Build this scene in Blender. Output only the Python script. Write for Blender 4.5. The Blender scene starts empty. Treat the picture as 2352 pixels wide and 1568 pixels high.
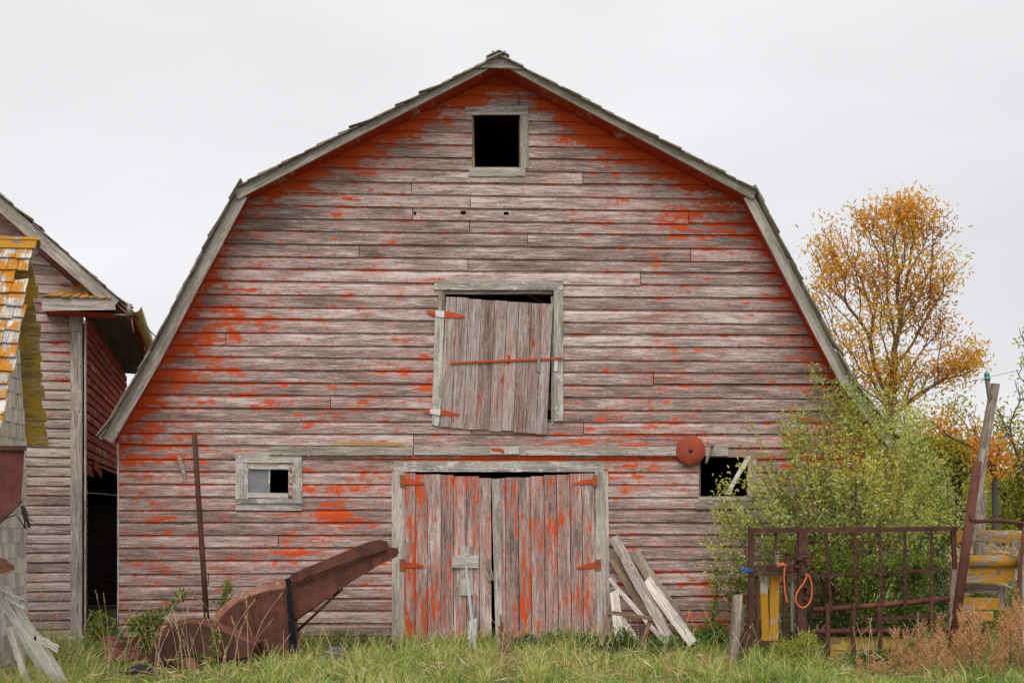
import bpy, math, random
import numpy as np
from mathutils import Vector, noise as mnoise
R = math.radians
random.seed(7); rng = np.random.default_rng(7)
C = bpy.context.scene.collection
S = bpy.context.scene

# ------------------------------------------------------------------ camera
F = 2660.0; YAW = R(2.8); CAMY = -14.0; CAMZ = 1.6
cd = bpy.data.cameras.new('camera'); cam = bpy.data.objects.new('camera', cd); C.objects.link(cam)
cam.location = (0, CAMY, CAMZ); cam.rotation_euler = (R(90), 0, -YAW)
cd.sensor_width = 36; cd.lens = 36*F/2352; cd.shift_y = 402/2352; cd.clip_end = 3000; cd.clip_start = .1
S.camera = cam
# ------------------------------------------------------------------ sky and sun (bright overcast)
w = bpy.data.worlds.new('World'); S.world = w; w.use_nodes = True
nt = w.node_tree; nt.nodes.clear()
def N_(t, typ, **k):
    n = t.nodes.new(typ)
    for a, b in k.items(): setattr(n, a, b)
    return n
out = N_(nt, 'ShaderNodeOutputWorld'); bg = N_(nt, 'ShaderNodeBackground')
sky = N_(nt, 'ShaderNodeTexSky', sky_type='NISHITA', sun_disc=False)
sky.sun_elevation = R(52); sky.sun_rotation = R(200)
tc = N_(nt, 'ShaderNodeTexCoord'); mp = N_(nt, 'ShaderNodeMapping'); mp.inputs['Scale'].default_value = (1.6, 1.6, 4.5)
mp.inputs['Location'].default_value = (.35, .1, .2)
nz = N_(nt, 'ShaderNodeTexNoise'); nz.inputs['Scale'].default_value = 1.3; nz.inputs['Detail'].default_value = 4
nz.inputs['Roughness'].default_value = .45
rp = N_(nt, 'ShaderNodeValToRGB'); rp.color_ramp.elements[0].position = .3; rp.color_ramp.elements[1].position = .68
rp.color_ramp.elements[0].color = (6.5, 6.4, 6.55, 1); rp.color_ramp.elements[1].color = (8.15, 8.1, 8.25, 1)
mx = N_(nt, 'ShaderNodeMix', data_type='RGBA'); mx.inputs[0].default_value = .94
L = nt.links.new
L(tc.outputs['Generated'], mp.inputs[0]); L(mp.outputs[0], nz.inputs['Vector']); L(nz.outputs[0], rp.inputs[0])
L(sky.outputs[0], mx.inputs['A']); L(rp.outputs[0], mx.inputs['B']); L(mx.outputs['Result'], bg.inputs[0])
bg.inputs[1].default_value = .1
L(bg.outputs[0], out.inputs[0])
sd = bpy.data.lights.new('sun', 'SUN'); sun = bpy.data.objects.new('sun', sd); C.objects.link(sun)
sd.energy = 1.5; sd.angle = R(45); sd.color = (1, .955, .90)
sun.rotation_euler = (R(38), 0, R(-14))
S.view_settings.view_transform = 'Standard'; S.view_settings.look = 'None'; S.view_settings.exposure = 0.26

# ------------------------------------------------------------------ helpers
def W(u, v, Y=0.0):
    a = (u-1176)/F; b = (1186-v)/F
    dx = a*math.cos(YAW)+math.sin(YAW); dy = math.cos(YAW)-a*math.sin(YAW)
    t = (Y-CAMY)/dy
    return Vector((dx*t, Y, CAMZ+b*t))
def PJ(x, y, z):
    dx, dy = x, y-CAMY
    fx = dx*math.cos(YAW)-dy*math.sin(YAW); fy = dx*math.sin(YAW)+dy*math.cos(YAW)
    return 1176+F*fx/fy, 1186-F*(z-CAMZ)/fy
def tag(o, label=None, cat=None, group=None, kind=None):
    if label: o['label'] = label
    if cat: o['category'] = cat
    if group: o['group'] = group
    if kind: o['kind'] = kind
    return o
def thing(name, label, cat, loc=(0,0,0), group=None):
    o = bpy.data.objects.new(name, None); C.objects.link(o); o.location = loc
    o.empty_display_size = .2
    return tag(o, label, cat, group)
def wloc(o):
    l = Vector(o.location)
    while o.parent: o = o.parent; l += Vector(o.location)
    return l
class MB:
    def __init__(s): s.v=[]; s.f=[]; s.uv=[]; s.r=[]; s.b=[]; s.lap=[]; s.sm=[]
    def add(s, vs, fs, uvs=None, rnd=None, bias=None, lap=None, smooth=False):
        o = len(s.v); s.v += [tuple(p) for p in vs]
        rnd = random.random() if rnd is None else rnd
        for k, f in enumerate(fs):
            s.f.append([i+o for i in f]); s.r.append(rnd); s.sm.append(smooth)
            s.uv += (uvs[k] if uvs else [(vs[i][0], vs[i][2]) for i in f])
        s.b += list(bias) if bias is not None else [0.0]*len(vs)
        s.lap += list(lap) if lap is not None else [0.0]*len(vs)
        return s
    def plank(s, p0, p1, w, t, nrm=(0,-1,0), biasf=None, segs=None, ragged=0.0, taper=1.0, wob=.002, rnd=None):
        """board from p0 to p1 along its centre line; front face looks along nrm"""
        p0 = Vector(p0); p1 = Vector(p1); d = (p1-p0); ln = d.length; d.normalize()
        n = Vector(nrm); n = (n-d*n.dot(d)).normalized(); sd_ = d.cross(n).normalized()
        segs = segs or max(1, int(ln/.12)); ou = random.uniform(0, 50); ov = random.uniform(0, 50)
        vs=[]; fs=[]; uvs=[]; bs=[]
        ra=[random.uniform(-ragged, ragged) for _ in range(4)]
        for i in range(segs+1):
            f = i/segs; ww = w*(1+(taper-1)*f)
            jl = random.uniform(-wob, wob); jr = random.uniform(-wob, wob)
            for k, (a, b) in enumerate(((-.5, .5), (.5, .5), (.5, -.5), (-.5, -.5))):
                e = 0
                if i == 0: e = ra[0 if a < 0 else 1]
                if i == segs: e = ra[2 if a < 0 else 3]
                q = p0+d*(ln*f+e)+sd_*(a*ww+(jl if a < 0 else jr))+n*(b*t)
                vs.append(q); bs.append(biasf(q) if biasf else 0.0)
        T = (0, w, w+t, 2*w+t, 2*w+2*t)
        for i in range(segs):
            a = i*4; b = a+4; u0 = ou+ln*i/segs; u1 = ou+ln*(i+1)/segs
            for k in range(4):
                k2 = (k+1)%4
                fs.append([a+k, a+k2, b+k2, b+k]); uvs.append([(u0, ov+T[k]), (u0, ov+T[k+1]), (u1, ov+T[k+1]), (u1, ov+T[k])])
        for base, order in ((0, (3,2,1,0)), (segs*4, (0,1,2,3))):
            fs.append([base+i for i in order]); uvs.append([(ou+.02*(i in (1,2)), ov+(w if i in (0,1) else 0)) for i in order])
        return s.add(vs, fs, uvs, rnd=rnd, bias=bs)
    def tube(s, pts, r, n=8, caps=True, smooth=True, rnd=None):
        pts = [Vector(p) for p in pts]; rr = r if isinstance(r, (list, tuple)) else [r]*len(pts)
        vs=[]; fs=[]; uvs=[]; up=None; L_=0
        for i, p in enumerate(pts):
            d = (pts[min(i+1, len(pts)-1)]-pts[max(i-1, 0)]).normalized()
            if up is None:
                up = Vector((0,0,1)) if abs(d.z) < .9 else Vector((1,0,0))
            a = d.cross(up)
            if a.length < 1e-4: a = d.cross(Vector((0,1,.3)))
            a.normalize(); up = a.cross(d).normalized()
            for k in range(n):
                th = 2*math.pi*k/n
                vs.append(p+(a*math.cos(th)+up*math.sin(th))*rr[i])
        ou = random.uniform(0, 50); acc=[0]
        for i in range(1, len(pts)): acc.append(acc[-1]+(pts[i]-pts[i-1]).length)
        for i in range(len(pts)-1):
            for k in range(n):
                k2=(k+1)%n; fs.append([i*n+k, i*n+k2, (i+1)*n+k2, (i+1)*n+k])
                v0=k/n*rr[i]*6.28; v1=(k+1)/n*rr[i]*6.28
                uvs.append([(ou+acc[i], v0), (ou+acc[i], v1), (ou+acc[i+1], v1), (ou+acc[i+1], v0)])
        o=len(s.f); s.add(vs, fs, uvs, rnd=rnd, smooth=smooth)
        if caps:
            for base, rev in ((0, True), ((len(pts)-1)*n, False)):
                f=[len(s.v)-len(vs)+base+k for k in range(n)]
                if rev: f=f[::-1]
                s.f.append(f); s.r.append(s.r[-1]); s.sm.append(False); s.uv += [(ou+math.cos(k)*.02, math.sin(k)*.02) for k in range(n)]
        return s
    def loft(s, loops, cap0=True, cap1=True, smooth=False, rnd=None, closed=True):
        n=len(loops[0]); vs=[p for l in loops for p in l]; fs=[]
        for i in range(len(loops)-1):
            for k in range(n if closed else n-1):
                k2=(k+1)%n; fs.append([i*n+k, i*n+k2, (i+1)*n+k2, (i+1)*n+k])
        if cap0: fs.append(list(range(n))[::-1])
        if cap1: fs.append([(len(loops)-1)*n+k for k in range(n)])
        return s.add(vs, fs, None, rnd=rnd, smooth=smooth)
    def box(s, lo, hi, rnd=None):
        x0,y0,z0=lo; x1,y1,z1=hi
        return s.plank(((x0+x1)/2,(y0+y1)/2,z0), ((x0+x1)/2,(y0+y1)/2,z1), abs(x1-x0), abs(y1-y0), segs=1, wob=0, rnd=rnd) if (z1-z0) > (x1-x0) else \
               s.plank((x0,(y0+y1)/2,(z0+z1)/2), (x1,(y0+y1)/2,(z0+z1)/2), abs(z1-z0), abs(y1-y0), segs=1, wob=0, rnd=rnd)
    def lathe(s, c, axis, prof, n=24, smooth=True, rnd=None):
        c=Vector(c); ax=Vector(axis).normalized(); a=ax.orthogonal().normalized(); b=ax.cross(a)
        loops=[[c+ax*h+(a*math.cos(2*math.pi*k/n)+b*math.sin(2*math.pi*k/n))*r for k in range(n)] for h, r in prof]
        return s.loft(loops, smooth=smooth, rnd=rnd)
    def build(s, name, mat, parent=None, origin=None):
        og = wloc(parent) if parent else Vector(origin if origin is not None else (0,0,0))
        me = bpy.data.meshes.new(name)
        me.from_pydata([(x-og.x, y-og.y, z-og.z) for x,y,z in s.v], [], s.f)
        uvl = me.uv_layers.new(name='UVMap'); uvl.data.foreach_set('uv', np.array(s.uv, 'f').ravel())
        a = me.attributes.new('rnd', 'FLOAT', 'FACE'); a.data.foreach_set('value', np.array(s.r, 'f'))
        a = me.attributes.new('bias', 'FLOAT', 'POINT'); a.data.foreach_set('value', np.array(s.b, 'f'))
        a = me.attributes.new('lap', 'FLOAT', 'POINT'); a.data.foreach_set('value', np.array(s.lap, 'f'))
        me.polygons.foreach_set('use_smooth', s.sm)
        me.materials.append(mat)
        o = bpy.data.objects.new(name, me); C.objects.link(o)
        if parent: o.parent = parent
        else: o.location = og
        return o
def fastmesh(name, V, loops, counts, mat, parent=None, rnd=None, hgt=None, origin=(0,0,0), uv=None):
    og = wloc(parent) if parent else Vector(origin)
    V = np.asarray(V, 'f')-np.array(og, 'f')
    me = bpy.data.meshes.new(name); me.vertices.add(len(V)); me.vertices.foreach_set('co', V.ravel())
    me.loops.add(len(loops)); me.loops.foreach_set('vertex_index', np.asarray(loops, 'i'))
    me.polygons.add(len(counts)); st=np.concatenate(([0], np.cumsum(counts)[:-1]))
    me.polygons.foreach_set('loop_start', st.astype('i')); me.polygons.foreach_set('loop_total', np.asarray(counts, 'i'))
    if rnd is not None:
        a = me.attributes.new('rnd', 'FLOAT', 'FACE'); a.data.foreach_set('value', np.asarray(rnd, 'f'))
    if hgt is not None:
        a = me.attributes.new('hgt', 'FLOAT', 'POINT'); a.data.foreach_set('value', np.asarray(hgt, 'f'))
    me.update(calc_edges=True); me.validate()
    me.materials.append(mat)
    o = bpy.data.objects.new(name, me); C.objects.link(o)
    if parent: o.parent = parent
    else: o.location = og
    return o
def unit(a): return a/np.maximum(np.linalg.norm(a, axis=-1, keepdims=True), 1e-6)
def leaf_mesh(name, P, D, ln, wd, mat, parent=None, rnd=None, origin=(0,0,0), fold=.25):
    P=np.asarray(P,float); D=unit(np.asarray(D,float)); n=len(P)
    rv=rng.normal(size=(n,3)); sdv=unit(np.cross(D, rv)); nr=np.cross(sdv, D)
    ln=np.broadcast_to(ln,(n,))[:,None]; wd=np.broadcast_to(wd,(n,))[:,None]
    mid=P+D*ln*.45-nr*ln*.06
    V=np.stack([P, mid+sdv*wd*.5+nr*wd*fold, P+D*ln, mid-sdv*wd*.5+nr*wd*fold],1).reshape(-1,3)
    b=np.arange(n)[:,None]*4
    lp=np.concatenate([b+np.array([0,1,2]), b+np.array([0,2,3])],1).ravel()
    r = rng.random(n) if rnd is None else rnd
    return fastmesh(name, V, lp, np.full(2*n,3), mat, parent, np.repeat(r,2), None, origin)
def blade_mesh(name, P, H, wd, lean, mat, parent=None, rnd=None, origin=(0,0,0)):
    n=len(P); az=rng.random(n)*6.283; dr=np.stack([np.cos(az),np.sin(az),np.zeros(n)],1)
    a2=rng.random(n)*3.1416; sdv=np.stack([np.cos(a2),np.sin(a2)*.5,np.zeros(n)],1)
    H=H[:,None]; wd=np.broadcast_to(wd,(n,))[:,None]; lean=lean[:,None]; up=np.array([0,0,1.])
    lv=[]
    for f, ww in ((0,1),(.4,.9),(.75,.55),(1,0)):
        c=P+dr*H*lean*f**2.0+up*H*f*(1-lean*.35*f)
        if ww: lv+= [c-sdv*wd*ww*.5, c+sdv*wd*ww*.5]
        else: lv.append(c)
    V=np.stack(lv,1).reshape(-1,3); b=np.arange(n)[:,None]*7
    lp=np.concatenate([b+np.array(q) for q in ([0,1,3,2],[2,3,5,4],[4,5,6])],1).ravel()
    cnt=np.tile([4,4,3],n); hg=np.tile([0,0,.4,.4,.75,.75,1],n)
    r = rng.random(n) if rnd is None else rnd
    return fastmesh(name, V, lp, cnt, mat, parent, np.repeat(r,3), hg, origin)

# ------------------------------------------------------------------ materials
class G:
    def __init__(s, name):
        s.m = bpy.data.materials.new(name); s.m.use_nodes = True; s.t = s.m.node_tree; s.t.nodes.clear()
        s.o = s.n('ShaderNodeOutputMaterial'); s.p = s.n('ShaderNodeBsdfPrincipled'); s.l(s.p.outputs[0], s.o.inputs[0])
    def n(s, typ, **k): return N_(s.t, typ, **k)
    def l(s, a, b): s.t.links.new(a, b)
    def put(s, i, v):
        if v is None: return
        if isinstance(v, bpy.types.NodeSocket): s.l(v, i)
        else: i.default_value = v
    def math(s, op, a, b=None, c=None, clamp=False):
        n = s.n('ShaderNodeMath', operation=op, use_clamp=clamp); s.put(n.inputs[0], a); s.put(n.inputs[1], b); s.put(n.inputs[2], c); return n.outputs[0]
    def mix(s, f, a, b, bt='MIX'):
        n = s.n('ShaderNodeMix', data_type='RGBA', blend_type=bt); s.put(n.inputs[0], f); s.put(n.inputs['A'], a); s.put(n.inputs['B'], b); return n.outputs['Result']
    def map(s, v, sc=(1,1,1), loc=(0,0,0)):
        n = s.n('ShaderNodeMapping'); s.l(v, n.inputs[0]); n.inputs['Scale'].default_value = sc; s.put(n.inputs['Location'], loc); return n.outputs[0]
    def noise(s, v, sc=1, det=4, ro=.6, dist=0):
        n = s.n('ShaderNodeTexNoise'); s.l(v, n.inputs['Vector']); n.inputs['Scale'].default_value = sc; n.inputs['Detail'].default_value = det
        n.inputs['Roughness'].default_value = ro; n.inputs['Distortion'].default_value = dist; return n.outputs[0]
    def ramp(s, f, st):
        n = s.n('ShaderNodeValToRGB'); e = n.color_ramp.elements
        while len(e) < len(st): e.new(.5)
        for x, (p, c) in zip(e, st): x.position = p; x.color = (*c, 1) if len(c) == 3 else c
        s.l(f, n.inputs[0]); return n.outputs[0]
    def step(s, f, a, b):
        n = s.n('ShaderNodeMapRange', interpolation_type='SMOOTHSTEP'); s.l(f, n.inputs[0]); n.inputs[1].default_value = a; n.inputs[2].default_value = b; return n.outputs[0]
    def attr(s, nm): n = s.n('ShaderNodeAttribute', attribute_name=nm); return n.outputs['Fac']
    def uv(s): return s.n('ShaderNodeUVMap', uv_map='UVMap').outputs[0]
    def obj(s): return s.n('ShaderNodeTexCoord').outputs['Object']
    def bump(s, h, st=.3, d=.01):
        n = s.n('ShaderNodeBump'); n.inputs['Strength'].default_value = st; n.inputs['Distance'].default_value = d; s.l(h, n.inputs['Height']); s.l(n.outputs[0], s.p.inputs['Normal'])
RED=(.74,.10,.016); GREY_L=(.61,.50,.465); GREY_M=(.36,.268,.243); GREY_D=(.13,.086,.073)
def wood(name, li=GREY_L, mid=GREY_M, da=GREY_D, paint=None, thr=.62, psc=(3,16), world=False, wash=0, lap=0,
         l2=None, l2thr=.6, l2sc=6, warm=0, spot=None, edge=.03, knots=True):
    g = G(name); uv = g.uv(); rn = g.attr('rnd'); bi = g.attr('bias')
    off = g.n('ShaderNodeCombineXYZ'); g.l(g.math('MULTIPLY', rn, 37.0), off.inputs[0]); g.l(g.math('MULTIPLY', rn, 91.0), off.inputs[1])
    va = g.n('ShaderNodeVectorMath', operation='ADD'); g.l(uv, va.inputs[0]); g.l(off.outputs[0], va.inputs[1]); c = va.outputs[0]
    fine = g.noise(g.map(c, (5.5, 150, 1)), 1, 6, .75, .3); speck = g.noise(g.map(c, (28, 90, 1)), 1, 3, .7)
    mid_ = g.noise(g.map(c, (2.0, 38, 1)), 1, 5, .7, .8)
    big = g.noise(g.map(c, (1.1, 7, 1)), 1, 4, .65, .5)
    v = g.math('ADD', g.math('ADD', g.math('MULTIPLY', fine, .42), g.math('MULTIPLY', speck, .16)), g.math('ADD', g.math('MULTIPLY', mid_, .30), g.math('MULTIPLY', big, .26)))
    v = g.math('ADD', v, g.math('MULTIPLY', g.math('SUBTRACT', rn, .5), .055))
    v = g.math('ADD', g.math('MULTIPLY', g.math('SUBTRACT', v, .56), 2.5), .52)
    col = g.ramp(v, [(.30, da), (.42, tuple(.6*a+.4*b for a,b in zip(mid,da))), (.53, mid), (.61, li), (.72, tuple(min(1,x*1.25) for x in li))])
    # weather-cracks along the grain
    cr = g.step(g.noise(g.map(c, (.9, 60, 1), (3,7,0)), 1, 2, .5, 1.5), .66, .74)
    col = g.mix(g.math('MULTIPLY', cr, .55), col, (*[x*.45 for x in da], 1))
    if knots:
        vo = g.n('ShaderNodeTexVoronoi', feature='F1', voronoi_dimensions='2D'); g.l(g.map(c, (1.5, 5.2, 1)), vo.inputs['Vector']); vo.inputs['Scale'].default_value = 1
        kd = vo.outputs['Distance']
        kw = g.math('ADD', kd, g.math('MULTIPLY', fine, .04))
        kn = g.math('SUBTRACT', 1.0, g.step(kw, .035, .075))
        ring = g.math('SUBTRACT', 1.0, g.step(kw, .07, .16))
        col = g.mix(g.math('MULTIPLY', ring, .35), col, (*[x*1.1 for x in li], 1))
        col = g.mix(g.math('MULTIPLY', kn, .8), col, (.16,.07,.05,1))
    ob = g.obj()
    if paint:
        if world: pv = g.map(ob, (psc[0], 1, psc[1])); pv2 = g.map(ob, (psc[0]*4, 1, psc[1]*2.2)); pv3 = g.map(ob, (.5, 1, 1.1))
        else: pv = g.map(c, (psc[0], psc[1], 1)); pv2 = g.map(c, (psc[0]*4, psc[1]*2.5, 1)); pv3 = g.map(c, (.5, 2, 1))
        n1 = g.noise(pv, 1, 5, .68, .4); n2 = g.noise(pv2, 1, 4, .7); n3 = g.noise(pv3, 1.0, 2, .5)
        m = g.math('ADD', g.math('MULTIPLY', n1, 1.25), g.math('MULTIPLY', n2, .75))
        m = g.math('ADD', m, g.math('MULTIPLY', n3, .8)); m = g.math('SUBTRACT', m, .9); m = g.math('ADD', m, bi)
        m = g.math('ADD', m, g.math('MULTIPLY', g.math('SUBTRACT', fine, .5), .42))
        if lap:
            lp = g.step(g.attr('lap'), .78, .97)
            m = g.math('ADD', m, g.math('MULTIPLY', lp, lap))
        if knots: m = g.math('ADD', m, g.math('MULTIPLY', ring, .2))
        if wash:
            wf = g.math('MULTIPLY', g.step(m, thr-.32, thr), wash)
            wf = g.math('MULTIPLY', wf, g.step(v, .40, .60))
            col = g.mix(wf, col, (.56,.23,.18,1))
            col = g.mix(g.math('MULTIPLY', g.step(m, thr-.045, thr), wash*.75), col, (.50,.11,.06,1))
        pf = g.step(m, thr, thr+edge)
        pc = g.mix(g.noise(g.map(c,(3,30,1)),1,3), (*paint,1), (*[x*.84 for x in paint],1))
        col = g.mix(g.math('MULTIPLY', pf, .93), col, pc)
    if l2:
        q = g.math('ADD', g.math('MULTIPLY', g.noise(ob, l2sc, 6, .72), 1.3), g.math('SUBTRACT', g.math('MULTIPLY', fine, .6), .45))
        if not paint: q = g.math('ADD', q, bi)
        f2 = g.step(q, l2thr, l2thr+.05)
        c2 = g.mix(g.noise(ob, 30, 4, .7), (*l2,1), (*[x*.55 for x in l2],1))
        col = g.mix(f2, col, c2)
    if spot:
        dd = g.n('ShaderNodeVectorMath', operation='LENGTH'); g.l(g.map(ob, (1/spot[2], 0, 1/spot[3]), (-spot[0]/spot[2], 0, -spot[1]/spot[3])), dd.inputs[0])
        sf = g.step(g.math('SUBTRACT', g.math('MULTIPLY', g.noise(g.map(ob,(6,1,25)),1,5,.7), 2.2), dd.outputs['Value']), .05, .35)
        col = g.mix(g.math('MULTIPLY', sf, .8), col, (.52,.27,.05,1))
    if lap:
        sx = g.n('ShaderNodeSeparateXYZ'); g.l(ob, sx.inputs[0])
        fx = g.math('ABSOLUTE', g.math('SUBTRACT', g.math('FRACT', g.math('MULTIPLY', g.math('ADD', sx.outputs[0], g.math('MULTIPLY', rn, .03)), 2.44)), .5))
        fy = g.math('ABSOLUTE', g.math('SUBTRACT', g.attr('lap'), .13))
        nl = g.math('MULTIPLY', g.math('LESS_THAN', fx, .0135), g.math('LESS_THAN', fy, .04))
        col = g.mix(g.math('MULTIPLY', nl, .8), col, (.05,.025,.02,1))
        st = g.math('MULTIPLY', g.step(fx, .04, .0), g.step(g.attr('lap'), .15, .0))
        col = g.mix(g.math('MULTIPLY', st, .22), col, (.10,.05,.035,1))
    g.l(col, g.p.inputs['Base Color']); g.p.inputs['Roughness'].default_value = .88; g.p.inputs['Specular IOR Level'].default_value = .25
    g.bump(g.math('SUBTRACT', g.math('ADD', fine, mid_), cr), .55, .006)
    return g.m
def rusty(name, a=(.082,.034,.026), b=(.125,.052,.036), c=(.042,.022,.02), pnt=None, lich=0, orange=(.20,.075,.035)):
    g = G(name); ob = g.obj()
    n1 = g.noise(ob, 4, 6, .7, .3); n2 = g.noise(ob, 45, 4, .7); n3 = g.noise(g.map(ob, (9,9,1.6)), 1, 5, .65)
    v = g.math('ADD', g.math('MULTIPLY', n1, .45), g.math('ADD', g.math('MULTIPLY', n2, .25), g.math('MULTIPLY', n3, .3)))
    v = g.math('ADD', g.math('MULTIPLY', g.math('SUBTRACT', v, .5), 1.6), .5)
    col = g.ramp(v, [(.34, c), (.48, a), (.62, b), (.76, orange)])
    if lich: col = g.mix(g.step(g.noise(ob, 14, 6, .75), .62-lich, .70-lich), col, (.42,.33,.25,1))
    if pnt: col = g.mix(g.step(v, .46, .52), (.16,.05,.03,1), (*pnt,1))
    sp = g.step(g.noise(ob, 90, 2, .5), .70, .75); col = g.mix(g.math('MULTIPLY', sp, .5), col, (.34,.20,.13,1))
    g.l(col, g.p.inputs['Base Color']); g.p.inputs['Roughness'].default_value = .78; g.p.inputs['Specular IOR Level'].default_value = .3
    g.bump(g.math('ADD', n2, n1), .35, .004); return g.m
def leafm(name, cols, tr=.35, rough=.55):
    g = G(name); rn = g.attr('rnd')
    col = g.ramp(rn, cols); g.l(col, g.p.inputs['Base Color']); g.p.inputs['Roughness'].default_value = rough; g.p.inputs['Specular IOR Level'].default_value = .35
    t = g.n('ShaderNodeBsdfTranslucent'); g.l(g.mix(1.0, col, (1.25,1.2,.7,1), 'MULTIPLY'), t.inputs[0])
    m = g.n('ShaderNodeMixShader'); m.inputs[0].default_value = tr; g.l(g.p.outputs[0], m.inputs[1]); g.l(t.outputs[0], m.inputs[2]); g.l(m.outputs[0], g.o.inputs[0]); return g.m
def plain(name, col, rough=.7, metal=0, var=.3, sc=12, spec=.3):
    g = G(name); n = g.noise(g.obj(), sc, 5, .65)
    g.l(g.mix(n, (*[x*(1-var) for x in col],1), (*[min(1,x*(1+var)) for x in col],1)), g.p.inputs['Base Color'])
    g.p.inputs['Roughness'].default_value = rough; g.p.inputs['Metallic'].default_value = metal; g.p.inputs['Specular IOR Level'].default_value = spec; g.bump(n, .2, .004); return g.m
M = {}
SPX=W(850,1020); M['siding'] = wood('peeling_siding', spot=(SPX.x,SPX.z,.5,.035), paint=RED, thr=.74, psc=(2.4, 9), world=True, wash=.72, lap=.17)
M['siding_left'] = wood('neighbour_siding', li=(.54,.46,.43), mid=(.36,.285,.26), paint=(.55,.07,.03), thr=.80, psc=(2.6, 11), world=True, wash=.55, lap=.16)
M['siding_side'] = wood('red_side_siding', paint=(.42,.05,.025), thr=.42, psc=(2, 9), world=False, wash=.95, lap=.1)
M['door'] = wood('peeling_door', paint=RED, thr=.70, psc=(1.2, 12), wash=.85)
M['loft_door'] = wood('loft_door_wood', li=(.46,.41,.39), paint=(.42,.08,.035), thr=.78, psc=(1.2, 14), wash=.55)
M['trim'] = wood('grey_trim', li=(.54,.475,.43), mid=(.37,.315,.28), da=(.16,.13,.11))
M['trim_white'] = wood('flaking_white_trim', li=(.53,.485,.44), mid=(.37,.33,.295), da=(.16,.13,.11), l2=(.82,.80,.75), l2thr=.58, l2sc=7)
M['barge'] = wood('barge_wood', li=(.51,.45,.405), mid=(.37,.32,.28), da=(.19,.15,.125), l2=(.66,.62,.57), l2thr=.72, l2sc=9)
M['soffit'] = wood('red_soffit', paint=(.46,.04,.012), thr=.43, psc=(1.5, 6), wash=.8, knots=False)
M['shingle'] = wood('old_shingles', li=(.40,.345,.285), mid=(.27,.23,.185), da=(.11,.095,.08), l2=(.30,.24,.06), l2thr=.66, l2sc=9, knots=False)
M['shed_wall'] = wood('cream_shed_wall', li=(.68,.63,.57), mid=(.54,.49,.44), da=(.30,.26,.23), knots=False)
M['hopper'] = rusty('purple_red_hopper', a=(.13,.034,.032), b=(.17,.05,.045), c=(.07,.025,.025), orange=(.24,.09,.06))
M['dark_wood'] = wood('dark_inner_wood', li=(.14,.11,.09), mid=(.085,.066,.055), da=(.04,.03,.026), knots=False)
M['pale_wood'] = wood('pale_driftwood', li=(.74,.68,.61), mid=(.56,.50,.43), da=(.25,.20,.165))
M['brown_wood'] = wood('brown_wood', li=(.36,.25,.17), mid=(.24,.155,.10), da=(.12,.075,.05))
M['post_wood'] = wood('post_wood', li=(.43,.36,.29), mid=(.28,.225,.18), da=(.12,.085,.065))
M['lichen_wood'] = wood('orange_lichen_wood', li=(.45,.41,.36), mid=(.31,.27,.23), l2=(.64,.31,.03), l2thr=.45, l2sc=7)
M['yellow_wood'] = wood('yellow_lichen_board', li=(.50,.38,.16), mid=(.36,.26,.09), da=(.14,.09,.04), l2=(.72,.46,.07), l2thr=.50, l2sc=5, knots=False)
M['lichen_shingle'] = wood('lichen_shingle', li=(.66,.63,.60), mid=(.50,.47,.43), da=(.24,.21,.17), l2=(.70,.29,.03), l2thr=.46, l2sc=5.5, knots=False)
M['red_board'] = wood('faded_red_board', li=(.52,.28,.24), mid=(.42,.17,.14), da=(.22,.09,.07), paint=(.46,.07,.05), thr=.56, psc=(4,8))
M['splinter'] = wood('white_painted_splinter', li=(.80,.77,.72), mid=(.64,.60,.55), da=(.28,.25,.22), knots=False)
M['rust'] = rusty('dark_rust')
M['rust_red'] = rusty('brown_red_rust', a=(.125,.043,.028), b=(.18,.064,.038), c=(.065,.028,.021), lich=.0)
M['rust_top'] = rusty('lichen_rust', a=(.26,.115,.075), b=(.33,.165,.11), c=(.14,.06,.04), lich=.06, orange=(.5,.17,.04))
M['hinge'] = rusty('orange_hinge', a=(.52,.075,.022), b=(.6,.09,.025), c=(.30,.06,.025), orange=(.62,.12,.04))
M['hinge_rust'] = rusty('rusted_hinge_plate', a=(.30,.09,.03), b=(.42,.13,.04), c=(.14,.05,.03), orange=(.6,.35,.2))
M['disc'] = rusty('red_disc', a=(.33,.060,.030), b=(.40,.075,.035), c=(.24,.06,.035), orange=(.45,.10,.05))
M['galv'] = plain('galvanised_bracket', (.30,.29,.29), .5, .3)
M['white_paint'] = plain('white_paint', (.72,.71,.68), .7, var=.12, sc=30)
M['rope_o'] = plain('orange_rope', (.72,.17,.06), .8, sc=80)
M['rope_b'] = plain('blue_twine', (.03,.13,.52), .7, sc=60)
M['twine'] = plain('black_twine', (.016,.02,.03), .6, sc=60, var=.6)
M['gutter'] = plain('ochre_gutter', (.52,.32,.08), .42, .2, var=.45, sc=5)
M['tyre'] = plain('tyre_rubber', (.035,.034,.034), .85)
M['stone'] = plain('stone', (.14,.14,.135), .9)
M['iron'] = plain('dark_iron', (.05,.04,.036), .6, .2)
M['wire'] = plain('wire', (.30,.27,.25), .6, .2)
M['bark'] = plain('bark', (.17,.115,.08), .9, sc=25, var=.5)
M['twig'] = plain('green_twig', (.15,.13,.07), .9, sc=25)
M['twig_d'] = plain('dark_twig', (.10,.085,.075), .9, sc=25)
M['glass_i'] = plain('insulator_glass', (.04,.22,.17), .15, sc=3, spec=.8)
M['hay'] = plain('straw_heap', (.20,.14,.09), .9, sc=20, var=.5)
M['soil'] = plain('soil', (.07,.055,.03), .95, sc=2.5, var=.5)
g = G('dusty_glass'); n_ = g.noise(g.obj(), 9, 5, .6)
g.l(g.ramp(n_, [(.3,(.19,.185,.20)),(.7,(.27,.265,.28))]), g.p.inputs['Base Color']); g.p.inputs['Roughness'].default_value=.22; M['glass']=g.m
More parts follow.
